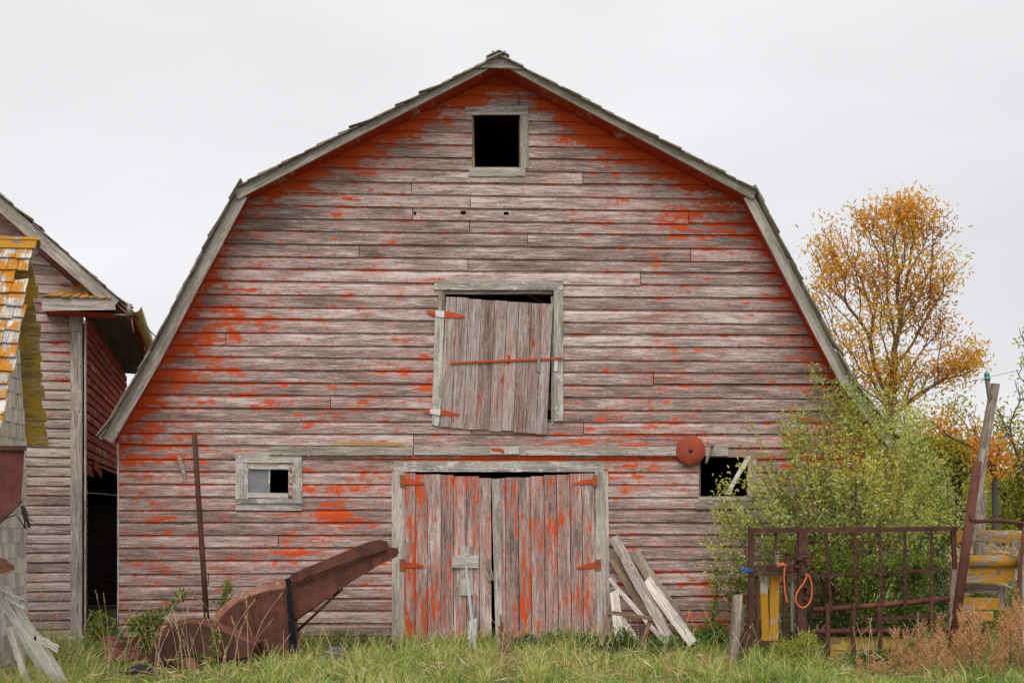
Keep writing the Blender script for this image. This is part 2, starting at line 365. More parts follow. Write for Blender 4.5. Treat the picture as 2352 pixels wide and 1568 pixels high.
g = G('ground_earth'); n_ = g.noise(g.obj(), .8, 6, .6)
g.l(g.ramp(n_, [(.3,(.05,.06,.02)),(.55,(.085,.10,.03)),(.75,(.15,.13,.06))]), g.p.inputs['Base Color']); g.p.inputs['Roughness'].default_value=.95; M['ground']=g.m
M['leaf_bush'] = leafm('bush_leaf', [(0,(.19,.22,.06)),(.3,(.37,.42,.12)),(.65,(.54,.57,.18)),(.9,(.62,.62,.17)),(1,(.74,.58,.09))])
M['leaf_tree'] = leafm('autumn_leaf', [(0,(.34,.17,.035)),(.3,(.60,.28,.035)),(.6,(.78,.42,.04)),(.82,(.82,.54,.06)),(1,(.50,.46,.07))], .45)
M['leaf_far'] = leafm('far_leaf', [(0,(.19,.21,.04)),(.4,(.38,.40,.07)),(.75,(.56,.52,.08)),(1,(.65,.50,.08))], .4)
M['leaf_org'] = leafm('orange_leaf', [(0,(.62,.20,.03)),(.5,(.80,.30,.03)),(1,(.78,.45,.06))], .45)
M['leaf_weed'] = leafm('weed_leaf', [(0,(.05,.10,.025)),(.5,(.10,.19,.045)),(.9,(.20,.30,.07)),(1,(.30,.36,.09))], .3)
M['leaf_vine'] = leafm('vine_leaf', [(0,(.11,.16,.03)),(.5,(.24,.32,.06)),(.85,(.42,.45,.08)),(1,(.55,.42,.07))], .4)
M['leaf_yel'] = leafm('yellow_green_leaf', [(0,(.20,.24,.04)),(.5,(.38,.42,.07)),(1,(.58,.55,.10))], .4)
M['dry'] = leafm('dry_weed', [(0,(.42,.19,.08)),(.45,(.70,.36,.17)),(.8,(.82,.50,.26)),(1,(.85,.62,.36))], .25, .9)
M['stalk'] = leafm('straw_stalk', [(0,(.55,.40,.20)),(.5,(.74,.58,.34)),(1,(.85,.72,.48))], .3, .7)
g = G('grass_blade'); rn=g.attr('rnd'); hg=g.attr('hgt')
cb = g.ramp(rn, [(0,(.055,.135,.022)),(.35,(.19,.38,.05)),(.6,(.45,.60,.10)),(.8,(.68,.64,.19)),(1,(.82,.66,.34))])
ct = g.mix(g.math('MULTIPLY', hg, .5), cb, (.52,.50,.18,1))
g.l(ct, g.p.inputs['Base Color']); g.p.inputs['Roughness'].default_value=.5; g.p.inputs['Specular IOR Level'].default_value = .4
t_=g.n('ShaderNodeBsdfTranslucent'); g.l(ct,t_.inputs[0]); m_=g.n('ShaderNodeMixShader'); m_.inputs[0].default_value=.35
g.l(g.p.outputs[0],m_.inputs[1]); g.l(t_.outputs[0],m_.inputs[2]); g.l(m_.outputs[0],g.o.inputs[0]); M['grass']=g.m

# ------------------------------------------------------------------ ground
mb = MB(); nx=60
xs = sorted(set([-900,-300,-100,-40]+list(np.linspace(-16,16,41))+[40,100,300,900])); ys = sorted(set([-60,-30]+list(np.linspace(-16,16,41))+[30,80,250,900]))
vs=[]
for y in ys:
    for x in xs:
        z = -.02+.035*mnoise.noise(Vector((x*.6,y*.6,0)))*(1 if abs(x)<17 and abs(y)<17 else 0)
        vs.append((x,y,z))
n=len(xs); fs=[[j*n+i, j*n+i+1, (j+1)*n+i+1, (j+1)*n+i] for j in range(len(ys)-1) for i in range(n-1)]
mb.add(vs, fs, [[(vs[i][0], vs[i][1]) for i in f] for f in fs], smooth=True)
tag(mb.build('ground', M['ground']), kind='structure')

# ================================================================== THE BIG BARN
barn = thing('barn', 'large gambrel barn with peeling red paint on weathered grey boards, loft door hanging crooked', 'barn', (0,0,0))
OV = -.45
# roof outline (outer), front edge, left eave -> ridge -> right eave
ROOF = [W(232,1003,OV), W(338,822,OV), W(425,655,OV), W(545,432,OV), W(1147,130,OV), W(1737,440,OV), W(1795,560,OV), W(1880,725,OV), W(1955,868,OV), W(2064,1012,OV)]
RP = [(p.x, p.z) for p in ROOF]
XL = W(275,1300,0).x; XR = 2*RP[4][0]-XL
def roof_z(x):
    for (x0,z0),(x1,z1) in zip(RP, RP[1:]):
        if x0 <= x <= x1: return z0+(z1-z0)*(x-x0)/(x1-x0)
    return 0
def xlim(z):
    """wall limits at height z, a little under the roof"""
    z2 = z+.06
    l = XL; r = XR
    if z2 > RP[0][1]:
        for (x0,z0),(x1,z1) in zip(RP[:5], RP[1:5]):
            if z0 <= z2 <= z1: l = x0+(x1-x0)*(z2-z0)/(z1-z0)
        if z2 > RP[4][1]: l = RP[4][0]
    if z2 > RP[-1][1]:
        for (x0,z0),(x1,z1) in zip(RP[4:], RP[5:]):
            if z1 <= z2 <= z0: r = x0+(x1-x0)*(z2-z0)/(z1-z0)
        if z2 > RP[4][1]: r = RP[4][0]
    return max(l, XL), min(r, XR)
def droof(x, z):
    d = 9
    for (x0,z0),(x1,z1) in zip(RP, RP[1:]):
        dx, dz = x1-x0, z1-z0; t = max(0, min(1, ((x-x0)*dx+(z-z0)*dz)/(dx*dx+dz*dz)))
        d = min(d, math.hypot(x-x0-t*dx, z-z0-t*dz))
    return d
BL = [(1290,322,75,16,.22),(1140,190,75,16,.12),(1080,205,30,20,.15),(1430,270,60,20,.15),(1410,412,20,14,.28),(1412,440,12,20,.15),(1460,320,60,12,.14),
 (1580,520,130,14,.14),(1490,460,60,10,.10),(1360,585,60,18,.07),(500,592,40,14,.2),(480,640,30,20,.15),(440,700,50,14,.14),(410,800,60,22,.16),(380,870,60,20,.15),
 (330,920,50,28,.24),(330,948,40,14,.2),(300,1010,40,60,.05),(790,1190,55,14,.17),(700,1180,75,10,.18),(670,1275,22,12,.16),(1555,1215,45,12,.16),(1430,1218,60,12,.22),
 (1440,1300,60,16,.12),(1590,1330,60,25,.12),(1500,1400,90,22,.10),(1350,760,26,10,.26),(990,578,18,8,.25),(1660,700,120,14,.12),(1400,740,70,10,.12),(1560,740,50,10,.13),
 (850,1080,60,22,.08),(350,1170,60,30,.05),(540,1040,40,12,.07),(740,1050,50,8,.12),(1150,1053,230,7,.34),(1500,1052,90,6,.2),(850,1440,90,12,.12),(870,1380,80,10,.09),(860,1300,60,40,.03),
 (900,800,120,60,.04),(940,660,60,60,.07),(1000,640,20,50,.08),(600,1380,200,60,.02),(1200,520,60,14,.12),(1650,480,120,20,.10),(1450,990,150,30,.05),(1180,285,20,8,.06),
 (560,700,90,60,.03),(620,440,50,16,.12),(690,390,40,12,.14),(1630,380,60,20,.1),(1250,345,30,10,.12),(380,1080,180,50,.03),(1750,780,100,60,.03)]
def paint_bias(x, z):
    u, v = PJ(x, 0, z)
    b = 0
    d = droof(x, z)
    wr = mnoise.noise(Vector((x*1.7, z*1.7, 5)))*.16
    d2 = d+wr
    up = 1 if v < 440 else (.36+.16*mnoise.noise(Vector((x*2.2,z*2.2,8)))*3)
    b += .50*up*max(0, 1-d2/(.34 if v < 440 else .22))+.12*max(0, 1-d2/.9)
    for cu, cv, ru, rv, s in BL:
        q = ((u-cu)/ru)**2+((v-cv)/rv)**2
        if q < 6: b += s*math.exp(-q*.9)*(.72 if s<.3 else 1)
    # bleached middle
    q = ((u-1080)/330)**2+((v-560)/190)**2
    b -= .10*math.exp(-q*1.2)
    if v > 850: b += .05
    return b
PITCH=.1513; Z0=1.54-10*PITCH
# openings: (x0,x1,z0,z1)
def rect(u0,v0,u1,v1,Y=0):
    a=W(u0,v1,Y); b=W(u1,v0,Y); return (a.x,b.x,a.z,b.z)
OPEN = [rect(1084,263,1195,387), rect(1016,667,1271,976), rect(568,1068,664,1142), rect(1604,1052,1718,1142), rect(929,1083,1367,1500),
        rect(1866,1100,1888,1130), rect(1058,486,1070,494), rect(1157,488,1168,495), rect(950,488,956,495), rect(1003,716,1014,724)]
JOINTS = [(945,433),(1338,408),(1080,465),(948,492),(1078,522),(1212,550),(825,575),(1585,578),(1075,607),(1470,636),(1580,492),(1340,985),(1082,995),(950,1012),(1192,225),(1500,870),(760,930),(520,770),(1600,1010),(640,1250),(480,1340)]
JW = [(W(u,v).x, W(u,v).z) for u,v in JOINTS]
PROF = [(-.05,.027),(0,.031),(.50,.0290),(.67,.0275),(.74,.020),(.83,.010),(.90,.007),(1.06,.006)]
def prof(f):
    for (a,ya),(b,yb) in zip(PROF, PROF[1:]):
        if a <= f <= b: return ya+(yb-ya)*(f-a)/(b-a)
    return .007
def siding_wall(mb, z0, ztop, lim, opens, joints, biasf, pitch=PITCH, Yf=0, seed=1, wav=.004):
    rr = random.Random(seed); k=0; z=z0
    while z < ztop:
        l0, r0 = lim(z); l1, r1 = lim(z+pitch)
        cuts=[]; js=[x for x, zz in joints if z <= zz < z+pitch]
        bounds=[min(l0,l1)]+sorted(js)+[max(r0,r1)]
        yo = rr.uniform(0,.004)
        for a, b in zip(bounds, bounds[1:]):
            rnd = rr.random(); yof = yo+rr.uniform(0,.003); ph = rr.uniform(0,99); dz0 = rr.uniform(-.003,.003)
            slope = rr.uniform(-1,1)*.0006
            a_=a+(.004 if a in js else 0); b_=b-(.004 if b in js else 0)
            xsplit = sorted(set([a_, b_]+[q for o in opens for q in (o[0], o[1]) if a_ < q < b_ and o[2] < z+pitch and o[3] > z]))
            for xa, xb in zip(xsplit, xsplit[1:]):
                xm=(xa+xb)/2; bands=[(-.04,1.06)]
                for o in opens:
                    if o[0] <= xm <= o[1] and o[2] < z+pitch*1.05 and o[3] > z:
                        nb=[]
                        for (f0,f1) in bands:
                            g0=(o[2]-z)/pitch; g1=(o[3]-z)/pitch
                            if g0 > f0+.02: nb.append((f0, min(g0,f1)))
                            if g1 < f1-.02: nb.append((max(g1,f0), f1))
                        bands=nb
                for f0, f1 in bands:
                    if f1-f0 < .03: continue
                    rows=[f0]+[f for f,_ in PROF if f0+.01 < f < f1-.01]+[f1]
                    nxs=max(1, int((xb-xa)/.07)); vs=[]; bs=[]; lp=[]; uvs=[]; fs=[]
                    under = f0 <= 0
                    R_ = ([(f0, None)] if under else [])+[(f, prof(f)) for f in rows if not (under and f == f0)] if under else [(f, prof(f)) for f in rows]
                    for f, yy in R_:
                        for i in range(nxs+1):
                            zz=z+f*pitch; l, r = lim(zz); x = min(max(xa+(xb-xa)*i/nxs, l), r)
                            ww = wav*mnoise.noise(Vector((x*.8, ph, 0)))+dz0+slope*x*8
                            if f < .4: wz = ww+.0012*mnoise.noise(Vector((x*9, ph, 3)))
                            else: wz = 0
                            if yy is None: y = Yf-.001
                            else: y = Yf-yy-yof-.0015*mnoise.noise(Vector((x*1.3, ph, 9)))
                            ff = 0 if yy is None else f
                            zz2 = z+max(ff, 0)*pitch+wz if (under and f <= 0) else z+f*pitch+wz
                            vs.append((x, y, zz2)); bs.append(biasf(x, zz)); lp.append(max(0, f))
                    nr=len(R_)
                    for j in range(nr-1):
                        for i in range(nxs):
                            q=[j*(nxs+1)+i, j*(nxs+1)+i+1, (j+1)*(nxs+1)+i+1, (j+1)*(nxs+1)+i]
                            if abs(vs[q[0]][0]-vs[q[1]][0])+abs(vs[q[2]][0]-vs[q[3]][0]) < 1e-5: continue
                            fs.append(q); uvs.append([(vs[m][0]+ph, (R_[j][0] if m in q[:2] else R_[j+1][0])*pitch) for m in q])
                    mb.add(vs, fs, uvs, rnd=rnd, bias=bs, lap=lp)
        z += pitch; k += 1
mb = MB()
siding_wall(mb, Z0-PITCH*2+.02-.02, RP[4][1]-.1, xlim, OPEN, JW, paint_bias)
mb.build('front_wall', M['siding'], barn)

DEP = 11.0
# side walls, back wall, inner faces
mb=MB(); zl=roof_z(XL)-.05; zr=roof_z(XR)-.05
for x, zt in ((XL+.012, zl), (XR-.012, zr)): mb.add([(x,.0,-.1),(x,DEP,-.1),(x,DEP,zt),(x,0,zt)], [[0,1,2,3]], [[(0,0),(DEP,0),(DEP,3),(0,3)]])
outl=[(XL,-.1),(XL,zl)]+[(x,z-.08) for x,z in RP[1:-1]]+[(XR,zr),(XR,-.1)]
mb.add([(x,DEP,z) for x,z in outl], [list(range(len(outl)))])
# interior lining just behind the boards so no daylight leaks (with the openings left free): studs only
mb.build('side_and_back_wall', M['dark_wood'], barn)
mb=MB()
for i in range(19):
    x=XL+.1+i*.5
    if x<XR-.05:
        bl=[o for o in OPEN if o[0]-.04<x<o[1]+.04]
        if not bl: mb.plank((x,.06,0),(x,.06,min(roof_z(x)-.25, 7)),.05,.09, segs=1)
mb.plank((XL,.08,3.0),(XR,.08,3.0),.2,.1,segs=1); mb.plank((XL+.1,5,2.75),(XR-.1,5,2.75),10,.06,nrm=(0,0,1),segs=1)
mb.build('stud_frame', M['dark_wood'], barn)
# corner board left
mb=MB()
a=W(272,1000,-.01); mb.plank((XL-.012,-.0,0.02),(XL-.012,-.0,roof_z(XL)-.16),.02,.05, ragged=.01)
mb.build('corner_board', M['trim'], barn)
# roof deck (thick shell) and soffit
def offs(pts, d):
    res=[]
    for i,(x,z) in enumerate(pts):
        a=pts[max(i-1,0)]; b=pts[min(i+1,len(pts)-1)]
        n1=Vector((-(z-a[1]), x-a[0])) if i>0 else None; n2=Vector((-(b[1]-z), b[0]-x)) if i<len(pts)-1 else None
        n=(n1.normalized() if n1 else Vector((0,0)))+(n2.normalized() if n2 else Vector((0,0))); n.normalize()
        res.append((x+n.x*d, z+n.y*d))
    return res
INN = offs(RP, -.06); OUT = offs(RP, -.012)
mb=MB()
vs=[(x,OV+.03,z) for x,z in INN]+[(x,DEP+.3,z) for x,z in INN]; n=len(INN)
fs=[[i,i+1,n+i+1,n+i] for i in range(n-1)]
mb.add(vs,fs,[[(vs[k][1], vs[k][0]*1.2+vs[k][2]) for k in f] for f in fs], bias=[.12]*len(vs))
mb.build('soffit', M['soffit'], barn)
rf=MB()
vs=[(x,OV+.02,z) for x,z in OUT]+[(x,DEP+.3,z) for x,z in OUT]
rf.add(vs,fs,[[(vs[k][1], vs[k][0]+vs[k][2]) for k in f] for f in fs])
# shingle courses
rr=random.Random(3)
def shingles(mb, pa, pb, y0, y1, nrm, exp=.125, wid=.11, fine_to=None, thick=.011, flip=False, miss=0):
    """courses from eave pa up to pb, shingles run along y (or along a given direction)"""
    pa=Vector(pa); pb=Vector(pb); d=pb-pa; ln=d.length; d.normalize(); nrm=Vector(nrm).normalized()
    nC=max(1,int(round(ln/exp))); e=ln/nC
    for c in range(nC):
        y=y0+rr.uniform(-.035,.01)
        while y<y1:
            w_=(rr.uniform(.6,1.5)*wid) if (fine_to is None or y<fine_to) else min(2.5,y1-y)
            if w_<=0: break
            if rr.random()>=miss:
                s0=c*e-.012+rr.uniform(-.012,.012); s1=s0+e*1.7; th=thick*rr.uniform(.7,1.6); lift=rr.uniform(0,.004)+(rr.uniform(.01,.03) if rr.random()<.08 else 0)
                q=[]
                for s_, h in ((s0, .013+lift),(s1, .002)):
                    for yy in (y+.002, y+w_-.002):
                        for hh in (h, h+th): q.append(pa+d*s_+nrm*hh+Vector((0,yy,0)))
                fs_=[[0,1,3,2],[4,6,7,5],[0,4,5,1],[2,3,7,6],[1,5,7,3],[0,2,6,4]]
                o=rr.uniform(0,40)
                mb.add(q, fs_, [[((0 if i<4 else e)*1.0+o, (0 if (i%4)<2 else w_)+(i%2)*.01) for i in f] for f in fs_], rnd=rr.random())
            y+=w_
for i in range(len(OUT)-1):
    a=OUT[i]; b=OUT[i+1]
    if i>=4: a,b=b,a
    dx,dz=b[0]-a[0],b[1]-a[1]; nn=Vector((-dz,0,dx)) if i<4 else Vector((dz,0,-dx))
    shingles(rf,(a[0],0,a[1]),(b[0],0,b[1]),OV-.055,DEP,nn,fine_to=.8,exp=.15, thick=.010)
rf.build('roof', M['shingle'], barn)
# knee overhang slabs + ridge cap
rc=MB()
for (u0,v0,u1,v1) in ((1118,138,1147,125),(1147,125,1170,137)):
    for k in range(14):
        y=OV-.06+k*.8; p=W(u0,v0-2,OV); q=W(u1,v1-2,OV); p.y=q.y=y+.4; 
        rc.plank(p+Vector((0,0,.005)),q+Vector((0,0,.01)),.85,.012,nrm=(0,0,1),segs=3,wob=.006,ragged=.01)
for k in range(9):
    x=W(1120+k*5.5,128,OV).x; rc.plank((x,OV-.05,RP[4][1]-.02-abs(x-RP[4][0])*.45),(x+rr.uniform(-.02,.02),OV-.05,RP[4][1]+.05-abs(x-RP[4][0])*.5+rr.uniform(0,.03)),.02,.02,segs=1)
rc.build('ridge_cap', M['shingle'], barn)
# barge boards
def strip(mb, top, w0, t=.028, Y=OV, mitre0=None, mitre1=None, inset=.012, bot=None):
    """board following a polyline; w0 wide below it"""
    top=offs(top, -inset); low=offs(top, -w0)
    if mitre0: low[0]=mitre0
    if mitre1: low[-1]=mitre1
    vs=[]; ou=random.uniform(0,30); L_=0
    for i,(a,b) in enumerate(zip(top,low)):
        vs += [(a[0],Y,a[1]),(b[0],Y,b[1]),(b[0],Y+t,b[1]),(a[0],Y+t,a[1])]
    fs=[];uv=[]; l=ou
    for i in range(len(top)-1):
        s_=math.hypot(top[i+1][0]-top[i][0], top[i+1][1]-top[i][1])
        for k in range(4):
            k2=(k+1)%4; fs.append([i*4+k,i*4+k2,i*4+4+k2,i*4+4+k]); va=k*w0; uv.append([(l,va),(l,va+w0),(l+s_,va+w0),(l+s_,va)])
        l+=s_
    fs += [[0,3,2,1],[len(vs)-4,len(vs)-3,len(vs)-2,len(vs)-1]]; uv += [[(0,0),(0,.1),(.1,.1),(.1,0)]]*2
    mb.add(vs,fs,uv)
def sub(pts, n):
    r_=[]
    for (a,b) in zip(pts,pts[1:]):
        for i in range(n): r_.append((a[0]+(b[0]-a[0])*i/n, a[1]+(b[1]-a[1])*i/n))
    return r_+[pts[-1]]
def PX(u,v,Y=OV): p=W(u,v,Y); return (p.x,p.z)
b1=MB(); strip(b1,[PX(535,436),PX(1142,132)],.108,mitre1=PX(1119,160)); b1.build('barge_board', M['barge'], barn)
b2=MB(); strip(b2,[PX(1152,132),PX(1740,437)],.108,mitre0=PX(1175,161)); b2.build('barge_board', M['barge'], barn)
lowL=[PX(232,1003),PX(338,822),PX(425,655),PX(541,440)]
b3=MB(); strip(b3,lowL,.128,Y=OV+.031); b3.build('barge_board', M['barge'], barn)
b4=MB(); strip(b4,[PX(1733,441),PX(1795,560),PX(1880,725),PX(1955,868),PX(2064,1012)],.122,Y=OV+.031); b4.build('barge_board', M['barge'], barn)
b5=MB(); ap=[W(u,v,OV-.004) for u,v in ((1100,154),(1147,131),(1192,153),(1208,161),(1172,159),(1120,157),(1092,159))]
b5.loft([ap,[p+Vector((0,-.022,0)) for p in ap]]); b5.build('apex_plate', M['barge'], barn)
# loose lath at lower left barge end, brown under strip
b6=MB(); b6.plank(W(232,1006,OV+.1),W(262,962,OV+.1),.05,.02,ragged=.02); b6.build('broken_lath', M['post_wood'], barn)

# ---- trims: helper for a flat board on the facade given by pixel rectangle / quad centre line
def fb(mb, u0,v0,u1,v1,wpx,t=.022,Y=-.03, **k):
    """centre line from (u0,v0) to (u1,v1), width in pixels at that depth"""
    p=W(u0,v0,Y-t/2); q=W(u1,v1,Y-t/2); mb.plank(p,q,wpx*(Y-CAMY)/F,t,**k); return mb
# gable window
f1=MB(); fb(f1,1068,255,1212,255,19,Y=-.028,ragged=.004)
fb(f1,1204,265.5,1204,386,20,Y=-.028,ragged=.003)
fb(f1,1076,395.5,1206,395.5,19,Y=-.028,ragged=.005)
wf=f1.build('window_frame', M['trim'], barn)
j=MB(); j.plank(W(1083,267,-.02)+Vector((0,.05,0)),W(1086,385,-.02)+Vector((0,.05,0)),.05,.1); j.plank(W(1196,267,0)+Vector((0,.07,0)),W(1196,385,0)+Vector((0,.07,0)),.03,.12)
j.plank(W(1086,386,0)+Vector((0,.07,0)),W(1195,386,0)+Vector((0,.07,0)),.03,.12)
j.build('jamb', M['brown_wood'], wf)
# left sash window
f=MB(); fb(f,541,1052,693,1053,19,Y=-.028); fb(f,549.5,1062,549.5,1145,17,Y=-.028); fb(f,564,1062,564,1145,11,Y=-.018)
fb(f,683,1063,683,1145,22,Y=-.028); fb(f,541,1150,695,1150.5,9.5,Y=-.045,t=.03); fb(f,541,1163,693,1164,15,Y=-.028)
wl=f.build('window_frame', M['trim_white'], barn)
f=MB(); fb(f,570,1071,664,1073,11,Y=-.005,t=.03); fb(f,570,1137,662,1138,12,Y=-.005,t=.03); fb(f,619,1076,618,1132,3.5,Y=-.003,t=.02); fb(f,569.5,1076,569.5,1132,3,Y=-.002,t=.02); fb(f,664.5,1076,664.5,1132,4,Y=-.002,t=.02)
f.build('sash', M['trim_white'], wl)
f=MB(); fb(f,594,1076,594,1131,46,Y=.004,t=.004,segs=1,wob=0); f.build('pane', M['glass'], wl)
# right open window
f=MB(); fb(f,1727,1053,1727,1140,20,Y=-.028); fb(f,1597,1160,1727,1159,17,Y=-.03); fb(f,1604,1144,1726,1144,9,Y=-.02)
wr_=f.build('window_frame', M['trim'], barn)
f=MB(); p=W(1605,1056,0); f.plank(p+Vector((0.01,.05,0)),W(1605,1140,0)+Vector((0.01,.05,0)),.02,.12); f.build('jamb', M['brown_wood'], wr_)
# small window far right behind shrub
f=MB(); fb(f,1862,1097,1892,1097,8,Y=-.028); fb(f,1862,1134,1892,1134,8,Y=-.028); fb(f,1864,1098,1864,1133,6,Y=-.026); fb(f,1890,1098,1890,1133,6,Y=-.026); f.build('window_frame', M['trim'], barn)
# loft door surround
f=MB(); fb(f,997,655,1293,655,22,Y=-.03,ragged=.004); fb(f,1282.5,667,1283,967,22,Y=-.03,ragged=.004)
fb(f,1010,722,1003,930,21,Y=-.03); fb(f,1003,930,1000,977,17,Y=-.03,ragged=.01)
lf=f.build('door_frame', M['trim_white'], barn)
f=MB(); fb(f,1013,668,1010,724,11,Y=-.015,ragged=.02); f.plank(W(1019,676,.0)+Vector((.0,.03,0)),W(1016,975,.0)+Vector((0,.03,0)),.03,.08); f.plank(W(1016,672,0)+Vector((0,.04,0)),W(1270,671,0)+Vector((0,.04,0)),.04,.1)
f.plank(W(1269,680,.0)+Vector((.0,.04,0)),W(1269,975,.0)+Vector((0,.04,0)),.03,.09); f.plank(W(1016,975,0)+Vector((0,.04,0)),W(1270,975,0)+Vector((0,.04,0)),.04,.1)
f.build('jamb', M['post_wood'], lf)
# loft door leaf
def lerp(a,b,t): return a+(b-a)*t
def door_bias(blobs, base=0):
    def f_(q):
        u,v=PJ(q.x,q.y,q.z); b=base
        for cu,cv,ru,rv,s_ in blobs:
            d=((u-cu)/ru)**2+((v-cv)/rv)**2
            if d<6: b+=s_*math.exp(-d)
        return b
    return f_
LD=[(1024,682),(1270,697.5),(1255.6,996),(1011,981)]
cut=[0,.105,.215,.335,.46,.575,.685,.80,.90,1]
bf=door_bias([(1040,700,10,60,.0),(1095,880,25,60,.15),(1160,900,20,60,.15),(1190,790,40,30,.12),(1085,930,30,40,.12),(1060,760,8,40,.12),(1210,900,14,60,.1)])
dl=MB()
for i,(a,b) in enumerate(zip(cut,cut[1:])):
    m=(a+b)/2; j1=random.uniform(-2,2); j2=random.uniform(-2,2)
    fb(dl, lerp(LD[0][0],LD[1][0],m), lerp(LD[0][1],LD[1][1],m)+j1, lerp(LD[3][0],LD[2][0],m), lerp(LD[3][1],LD[2][1],m)+j2, (b-a)*246-1.0, Y=-.036+random.uniform(-.003,.003), t=.022, biasf=bf, wob=.0012)
loft = dl.build('door', M['loft_door'], barn); loft['label']='weathered loft door of vertical boards hanging crooked on its hinges'
def hinge(parent, pts, mat, Y=-.062, t=.008, name='hinge'):
    h=MB(); P=[W(u,v,Y) for u,v in pts]; h.loft([P,[p+Vector((0,-t,0)) for p in P]]); return h.build(name, mat, parent)
hinge(loft, [(1021,714),(1040,717),(1066,725),(1068,728),(1062,730),(1021,730)], M['hinge'])
hinge(loft, [(1012,941),(1030,943),(1056,951),(1057,953),(1050,954),(1011,953)], M['hinge'])
hinge(loft, [(979,713),(999,714),(999,725),(981,718)], M['hinge'], Y=-.056)
hinge(loft, [(968,940),(988,940),(987,950),(970,943)], M['hinge'], Y=-.056)
hinge(loft, [(999,713),(1021,714),(1020,730),(1001,726)], M['white_paint'], Y=-.057, name='hinge_plate')
hinge(loft, [(987,939),(1012,939),(1011,954),(988,949)], M['white_paint'], Y=-.057, name='hinge_plate')
h=MB(); fb(h,1034,833.5,1294,822.5,4.6,Y=-.068,t=.012,segs=6,wob=.0005); h.build('latch_bar', M['hinge'], loft)
h=MB(); fb(h,1238.5,820,1236,853,5,Y=-.062,t=.02,segs=1); fb(h,1236,854,1242,854,5,Y=-.06,t=.01,segs=1); fb(h,1236,818,1242,818,5,Y=-.082,t=.008,segs=1); h.build('staple', M['galv'], loft)
h=MB(); fb(h,1277.5,822,1276.5,852,7,Y=-.056,t=.008,segs=1,wob=0); h.build('bracket', M['white_paint'], barn)
# long ledger board, block with hook, strap
h=MB(); fb(h,620,1034.5,948,1035,20,Y=-.032,t=.04); h2=fb(h,951,1034,1672,1037,20,Y=-.032,t=.04); lb=h.build('ledger_board', M['trim'], barn)
h=MB(); fb(h,1126,1034,1192,1033,18,Y=-.073); bk=h.build('block', M['trim'], lb)
hinge(bk, [(1128,1028),(1150,1029),(1158,1033),(1158,1039),(1152,1039),(1148,1035),(1129,1034)], M['hinge'], Y=-.098, name='hook')
h=MB(); fb(h,709,1021,709,1047,6,Y=-.073,t=.006,segs=1); h.lathe(W(709,1031,-.079),(0,-1,0),[(0,.006),(.012,.005)],n=8); h.build('strap', M['galv'], lb)
# ---- main double door
f=MB(); fb(f,905,1071,1389,1071,24,Y=-.03,ragged=.003); f.build('lintel', M['trim_white'], barn)
f=MB(); fb(f,914,1083,914,1500,28,Y=-.03); f.build('casing', M['trim'], barn)
f=MB(); fb(f,1377,1083,1382,1500,22,Y=-.03); fb(f,1391,1083,1398,1500,10,Y=-.026); fb(f,1383,1312,1388,1500,14,Y=-.056); f.build('casing', M['trim'], barn)
bfd=door_bias([(945,1120,12,50,.12),(950,1180,10,80,.14),(948,1420,8,60,.18),(948,1300,8,90,.10),(1003,1110,8,50,.2),(1003,1150,8,90,.14),(1010,1400,8,60,.16),(980,1090,30,10,.14),(985,1400,20,40,.08),
  (1050,1100,10,14,.22),(1065,1110,6,20,.22),(1055,1190,12,40,.10),(1165,1110,10,22,.2),(1180,1200,10,50,.15),(1210,1220,10,30,.15),(1253,1110,5,14,.25),(1235,1200,8,20,.18),(1275,1200,14,20,.15),
  (1325,1200,12,20,.22),(1320,1180,10,40,.16),(1350,1140,10,40,.1),(1350,1260,10,30,.18),(1325,1380,16,25,.2),(1215,1390,14,60,.16),(1185,1420,12,50,.12),(1275,1350,14,50,.12),(1345,1100,14,16,.14),(1350,1400,8,60,.1),(1090,1260,12,60,.05)], base=.02)
def leaf_door(name, edges, top, bot, dx=0):
    mbx=MB()
    for a,b in zip(edges,edges[1:]):
        m=(a+b)/2; fb(mbx, m, top(m)+random.uniform(-1.5,1.5), m+dx+(m-1129)*.02, bot+random.uniform(-3,2), b-a-1.0, Y=-.026+random.uniform(-.003,.003), t=.022, biasf=bfd, wob=.001)
    return mbx
d1=leaf_door('l',[927,955,983,1013,1042,1071,1100,1128],lambda u:1085+max(0,(u-927))*.06,1492,2)
dL=d1.build('door', M['door'], barn); dL['label']='left leaf of the main double door, streaked with red paint'
d2=leaf_door('r',[1147,1160,1190,1218,1249,1278,1308,1335,1365],lambda u:1085+(1365-u)*.065,1492,2)
dR=d2.build('door', M['door'], barn); dR['label']='right leaf of the main double door, faded red boards'
f=MB(); fb(f,1138,1099,1148,1500,18,Y=-.05); f.build('edge_board', M['trim'], dR)
f=MB(); fb(f,1071,1252,1071,1368,30,Y=-.05,ragged=.01); fb(f,1038,1289,1099,1289,29,Y=-.073,ragged=.004); f.build('patch_board', M['trim_white'], dL)
f=MB(); fb(f,1120,1284,1129,1332,10,Y=-.062); fb(f,1118,1312,1127,1334,8,Y=-.05)
lt=f.build('turn_button', M['post_wood'], dL); f=MB(); f.lathe(W(1124,1311,-.085),(0,-1,0),[(0,.008),(.012,.006)],n=8); f.build('bolt', M['iron'], lt)
